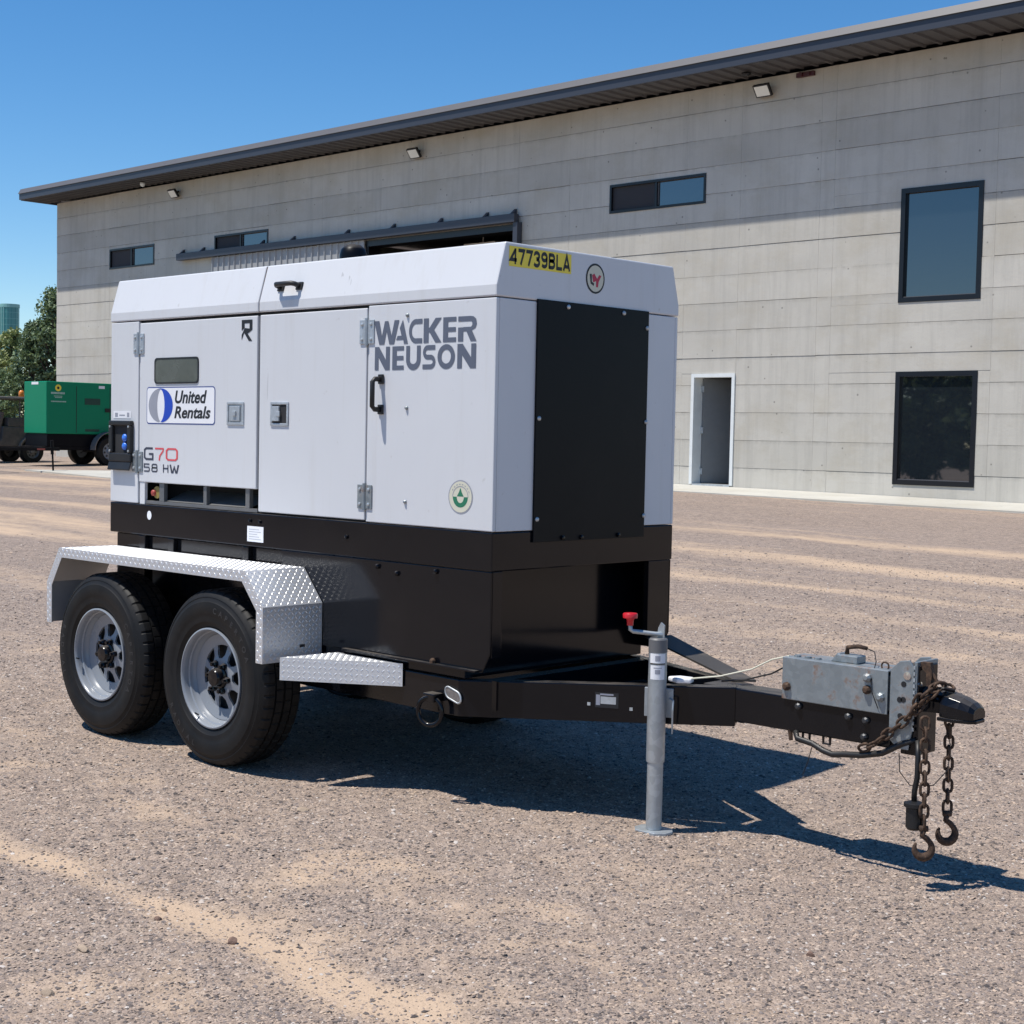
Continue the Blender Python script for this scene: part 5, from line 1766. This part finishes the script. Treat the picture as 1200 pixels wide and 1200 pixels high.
wr = empty('wheel', (-30.32, 16.62, gg), g2); simple_wheel(wr, -30.32, 16.62, gg + .37, .375, .22, M['rim'], 1)
wr = empty('wheel', (-31.62, 16.62, gg), g2); simple_wheel(wr, -31.62, 16.62, gg + .37, .375, .22, M['rim'], -1)
m = MB()
fa = [(16.62 + .47 * math.cos(a), gg + .40 + .47 * math.sin(a)) for a in np.linspace(math.pi * 1.0, 0, 15)]
fi = [(16.62 + .45 * math.cos(a), gg + .40 + .45 * math.sin(a)) for a in np.linspace(0, math.pi * 1.0, 15)]
m.prism(fa + fi, -30.45, -30.18, axis='x'); m.build('fender', M['utv_grey'], g2, fix=True)
m = MB(); m.tube([(-31.5, 16.62, gg + .37), (-30.4, 16.62, gg + .37)], .04, 10); m.build('axle', M['dark'], g2)
m = MB(); m.tube([(-30.96, 12.9, gg), (-30.96, 12.9, gg + .75)], .035, 10); m.box(-31.06, -30.86, 12.8, 13.0, gg - .05, gg + .012); m.build('jack', M['black_matte'], g2)

# low black trailer in front of it
lg_ = gzs(-27.3, 12.5)
lt = empty('flat_trailer', (-27.6, 11.6, lg_)); tag(lt, 'low black steel trailer frame with an upright jack leg', 'trailer')
m = MB(); m.box(-27.36, -27.28, 9.2, 13.52, lg_ + .50, lg_ + .57); m.box(-28.66, -28.58, 9.2, 12.4, lg_ + .50, lg_ + .57)
for y in (9.3, 10.3, 11.3, 12.3): m.box(-28.579, -27.361, y, y + .06, lg_ + .505, lg_ + .56)
fr_ = m.build('frame', M['black_matte'], lt)
m = MB(); m.tube([(-27.32, 13.38, lg_ + .01), (-27.32, 13.36, lg_ + .42)], .022, 8); m.tube([(-27.32, 13.355, lg_ + .42), (-27.32, 13.34, lg_ + .74)], .036, 10); m.box(-27.39, -27.25, 13.30, 13.45, lg_ - .04, lg_ + .012); m.build('jack_leg', M['black_matte'], lt)
m = MB(); m.box(-27.278, -27.272, 12.95, 13.15, lg_ + .515, lg_ + .555); m.build('reflector', simple('dull_red_reflector', (.25, .05, .04), .4), lt)
for xx in (-27.12, -28.82):
    wr = empty('wheel', (xx, 10.2, lg_), lt); simple_wheel(wr, xx, 10.2, lg_ + .30, .31, .18, M['rim'], 1 if xx > -28 else -1)
m = MB(); m.tube([(-28.8, 10.2, lg_ + .3), (-27.1, 10.2, lg_ + .3)], .03, 8); m.box(-27.4, -27.3, 10.1, 10.3, lg_ + .3, lg_ + .5); m.build('axle', M['dark'], lt)

# utility vehicle with roof and amber beacon
ug = gzs(-34, 15)
ut = empty('utility_vehicle', (-34.1, 14.9, ug)); tag(ut, 'dusty black utility vehicle with canopy roof and amber beacon', 'utility vehicle')
X0, X1 = -34.85, -33.4
m = MB()
m.prism([(13.2, ug + .45), (16.75, ug + .45), (16.75, ug + .98), (15.35, ug + .98), (15.3, ug + .62), (14.45, ug + .62), (14.35, ug + .98), (13.7, ug + 1.02), (13.25, ug + .85)], X0 + .05, X1 - .05, axis='x')
ub = m.build('body', M['utv'], ut, bevel=.03, fix=True)
for xx in (X0 + .08, X1 - .08):
    m = MB(); m.tube([(xx, 14.3, ug + .98), (xx, 14.62, ug + 1.70), (xx, 15.85, ug + 1.70), (xx, 15.85, ug + .9)], .026, 8); m.tube([(xx, 15.85, ug + 1.35), (xx, 16.3, ug + .98)], .02, 8); m.build('roll_cage', M['utv'], ut)
m = MB(); m.prism([(14.5, ug + 1.70), (16.2, ug + 1.72), (16.2, ug + 1.775), (14.6, ug + 1.775), (14.5, ug + 1.745)], X0, X1, axis='x'); m.build('canopy', M['utv_grey'], ut, bevel=.02, fix=True)
m = MB(); m.lathe([(.0005, .12), (.05, .11), (.07, .08), (.075, .0), (.0005, 0)], (X1 - .15, 15.93, ug + 1.777), 'z', 14)
bc = m.build('beacon', M['amber'], ut, smooth=True, fix=True); bc.scale = (1, 1, 1.5)
for xx in (X0 + .2, -34.05):
    m = MB(); m.box(xx, xx + .5, 14.75, 15.25, ug + .66, ug + .82); m.prism([(15.2, ug + .80), (15.34, ug + .80), (15.46, ug + 1.35), (15.36, ug + 1.38)], xx, xx + .5, axis='x'); m.build('seat', M['utv_brown'], ut, bevel=.03, fix=True)
m = MB(); m.box(X0 + .06, X1 - .06, 15.5, 16.72, ug + .985, ug + 1.22); m.build('cargo_bed', M['utv'], ut, bevel=.02)
m = MB(); m.tube([Vector((-33.85, 14.55, ug + 1.12)) + Vector((.16 * math.cos(a), .05 * math.sin(a), .14 * math.sin(a))) for a in np.linspace(0, 6.283, 18, endpoint=False)], .014, 6, closed=True); m.build('steering_wheel', M['rubber_part'], ut)
for y in (13.75, 15.45 + .75):
    for xx, fc in ((X1 - .12, 1), (X0 + .12, -1)):
        wr = empty('wheel', (xx, y, ug), ut); simple_wheel(wr, xx, y, ug + .32, .325, .24, M['utv_grey'], fc)
        fa = [(y + .42 * math.cos(a), ug + .34 + .42 * math.sin(a)) for a in np.linspace(math.pi, 0, 13)]
        fi = [(y + .39 * math.cos(a), ug + .34 + .39 * math.sin(a)) for a in np.linspace(0, math.pi, 13)]
        m = MB(); m.prism(fa + fi, xx - .16, xx + .16, axis='x'); m.build('mudguard', M['utv_grey'], ut, fix=True)

# ------------------------------------------------------------------ trees
def tree(name, label, loc, height, rad, leafmat, nclump, nleaf, leaf, seed, pointy=0.0, group=None, zlo=.18):
    r = np.random.default_rng(seed)
    x0, y0 = loc; z0 = gzs(x0, y0)
    root = empty(name, (x0, y0, z0)); tag(root, label, 'tree', group)
    t = MB()
    t.tube([(x0, y0, z0 - .1), (x0 + .03, y0, z0 + height * .2), (x0 - .04, y0 + .05, z0 + height * .5), (x0, y0, z0 + height * .88)], [height * .035, height * .027, height * .017, height * .005], 10)
    cents = []
    for i in range(nclump):
        h = zlo + (1 - zlo) * r.random() ** .85
        prof = math.sin(min(1, (h - zlo) / (1 - zlo) * 1.02) * math.pi) ** .55 if pointy == 0 else (1 - h) ** .6 * (min(1, (h - zlo * .5) / .18)) ** .5
        prof = max(prof, .06)
        a = r.uniform(0, 6.283); q = math.sqrt(r.random()) * rad * prof * r.uniform(.75, 1.18)
        cents.append((x0 + q * math.cos(a), y0 + q * math.sin(a), z0 + h * height))
    for i, c in enumerate(cents):
        if i % 3 == 0:
            hb = max(.15, (c[2] - z0) / height - .16) * height
            t.tube([(x0, y0, z0 + hb), ((x0 + c[0]) / 2, (y0 + c[1]) / 2, z0 + hb * .6 + (c[2] - z0) * .4), c], [height * .009, height * .006, height * .002], 5)
    t.build('trunk', M['bark'], root)
    n = nclump * nleaf
    cc = np.repeat(np.array(cents), nleaf, 0)
    cs_ = np.repeat(r.uniform(.6, 1.25, nclump) * rad * .20, nleaf)
    p = r.normal(0, 1, (n, 3)); p /= np.linalg.norm(p, axis=1)[:, None]
    p *= (r.random(n) ** .45)[:, None] * cs_[:, None]; p[:, 2] *= .75
    p += cc
    d1 = r.normal(0, 1, (n, 3)); d1 /= np.linalg.norm(d1, axis=1)[:, None]
    d2 = np.cross(d1, r.normal(0, 1, (n, 3))); d2 /= np.linalg.norm(d2, axis=1)[:, None]
    s = leaf * r.uniform(.6, 1.3, n)[:, None]
    V = np.stack([p - d1 * s, p + d2 * s * .45, p + d1 * s, p - d2 * s * .45], 1).reshape(-1, 3)
    me = bpy.data.meshes.new('crown')
    base = np.array((x0, y0, z0 + height * zlo))
    me.vertices.add(len(V)); me.vertices.foreach_set('co', (V - base).ravel())
    me.loops.add(4 * n); me.loops.foreach_set('vertex_index', np.arange(4 * n))
    me.polygons.add(n); me.polygons.foreach_set('loop_start', np.arange(0, 4 * n, 4)); me.polygons.foreach_set('loop_total', np.full(n, 4))
    me.update(); me.materials.append(leafmat)
    ob = bpy.data.objects.new('crown', me); COL.objects.link(ob); ob.parent = root
    ob.location = Vector(base) - ORG[root]; ORG[ob] = Vector(base)


tree('evergreen_tree', 'tall dark evergreen tree rising past the corner of the building', (-60, 31.75), 7.1, 2.2, M['leaf_dark'], 190, 60, .10, 1, pointy=1, zlo=.1)
tree('evergreen_tree', 'shorter dark evergreen tree beside the tall one', (-60.5, 30.9), 5.6, 1.5, M['leaf_dark'], 110, 55, .10, 2, pointy=1, zlo=.1)
tree('leafy_tree', 'yellow green leafy tree in front of the teal tower', (-68, 33.9), 5.6, 1.9, M['leaf_light'], 150, 60, .10, 3, zlo=.08)
tree('leafy_tree', 'yellow green leafy tree left of the tower base', (-66, 31.6), 4.7, 1.9, M['leaf_light'], 130, 60, .10, 4, zlo=.08)
tree('leafy_tree', 'low dark green leafy tree behind the utility vehicle', (-62, 29.6), 3.6, 1.8, M['leaf_dark'], 110, 55, .10, 5, zlo=.05)
for k_, (x, y, h, r_) in enumerate(((-23, -20, 4, 2.6), (-27, -20, 5.6, 3.0), (-31, -21, 6.4, 3.6), (-36, -22, 4.6, 3.4), (-42, -22, 5.2, 3.4), (-17, -24, 4.4, 3.2))):
    tree('yard_tree', ('smallest tree of the row across the yard', 'second tallest tree of the row across the yard', 'tallest tree of the row across the yard', 'wide low tree next to the tallest in the far row', 'tree closing the row across the yard beyond the wide one', 'squat tree standing apart behind the far row')[k_], (x, y), h, r_, M['leaf_dark'], 150, 50, .24, 20 + k_, zlo=.06, group='trees across the yard')

# ------------------------------------------------------------------ far tower
tx, ty_ = -744.9, 390.8
m = MB(); n_ = 24
tower = MB()
R1 = 4.95
pts = [(tx + R1 * .98 * math.cos(2 * math.pi * k_ / n_), ty_ + R1 * .98 * math.sin(2 * math.pi * k_ / n_)) for k_ in range(n_)]
vs = [(x, y, 0) for x, y in pts] + [(x, y, 64) for x, y in pts]
tower.add(vs, [(i, (i + 1) % n_, n_ + (i + 1) % n_, n_ + i) for i in range(n_)] + [tuple(range(n_, 2 * n_))])
root = empty('office_tower', (tx, ty_, 0)); tag(root, 'distant teal glass office tower above the trees', 'tower')
tw = tower.build('shaft', M['tower'], root, base=(tx, ty_, 0))
uvl = tw.data.uv_layers.new(name='UVMap')
for p in tw.data.polygons:
    for li in p.loop_indices:
        vi = tw.data.loops[li].vertex_index
        co = tw.data.vertices[vi].co
        k_ = vi % n_
        if p.index == n_ - 1 and k_ == 0: k_ = n_
        uvl.data[li].uv = (k_ * 2 * math.pi * R1 / n_, co.z)
for k_ in range(12, 20):
    a = 2 * math.pi * (k_ + .5) / n_
    m = MB(); m.obox((tx + R1 * math.cos(a), ty_ + R1 * math.sin(a), 32), (math.cos(a) * .15, math.sin(a) * .15, 0), (-math.sin(a) * .22, math.cos(a) * .22, 0), (0, 0, 32.2)); m.build('mullion', M['tower_rib'], tw)
m = MB(); m.lathe([(R1 + .1, 63.4), (R1 + .1, 65.2), (.5, 65.2)], (tx, ty_, 0), 'z', 24); m.build('parapet', M['tower_rib'], tw)
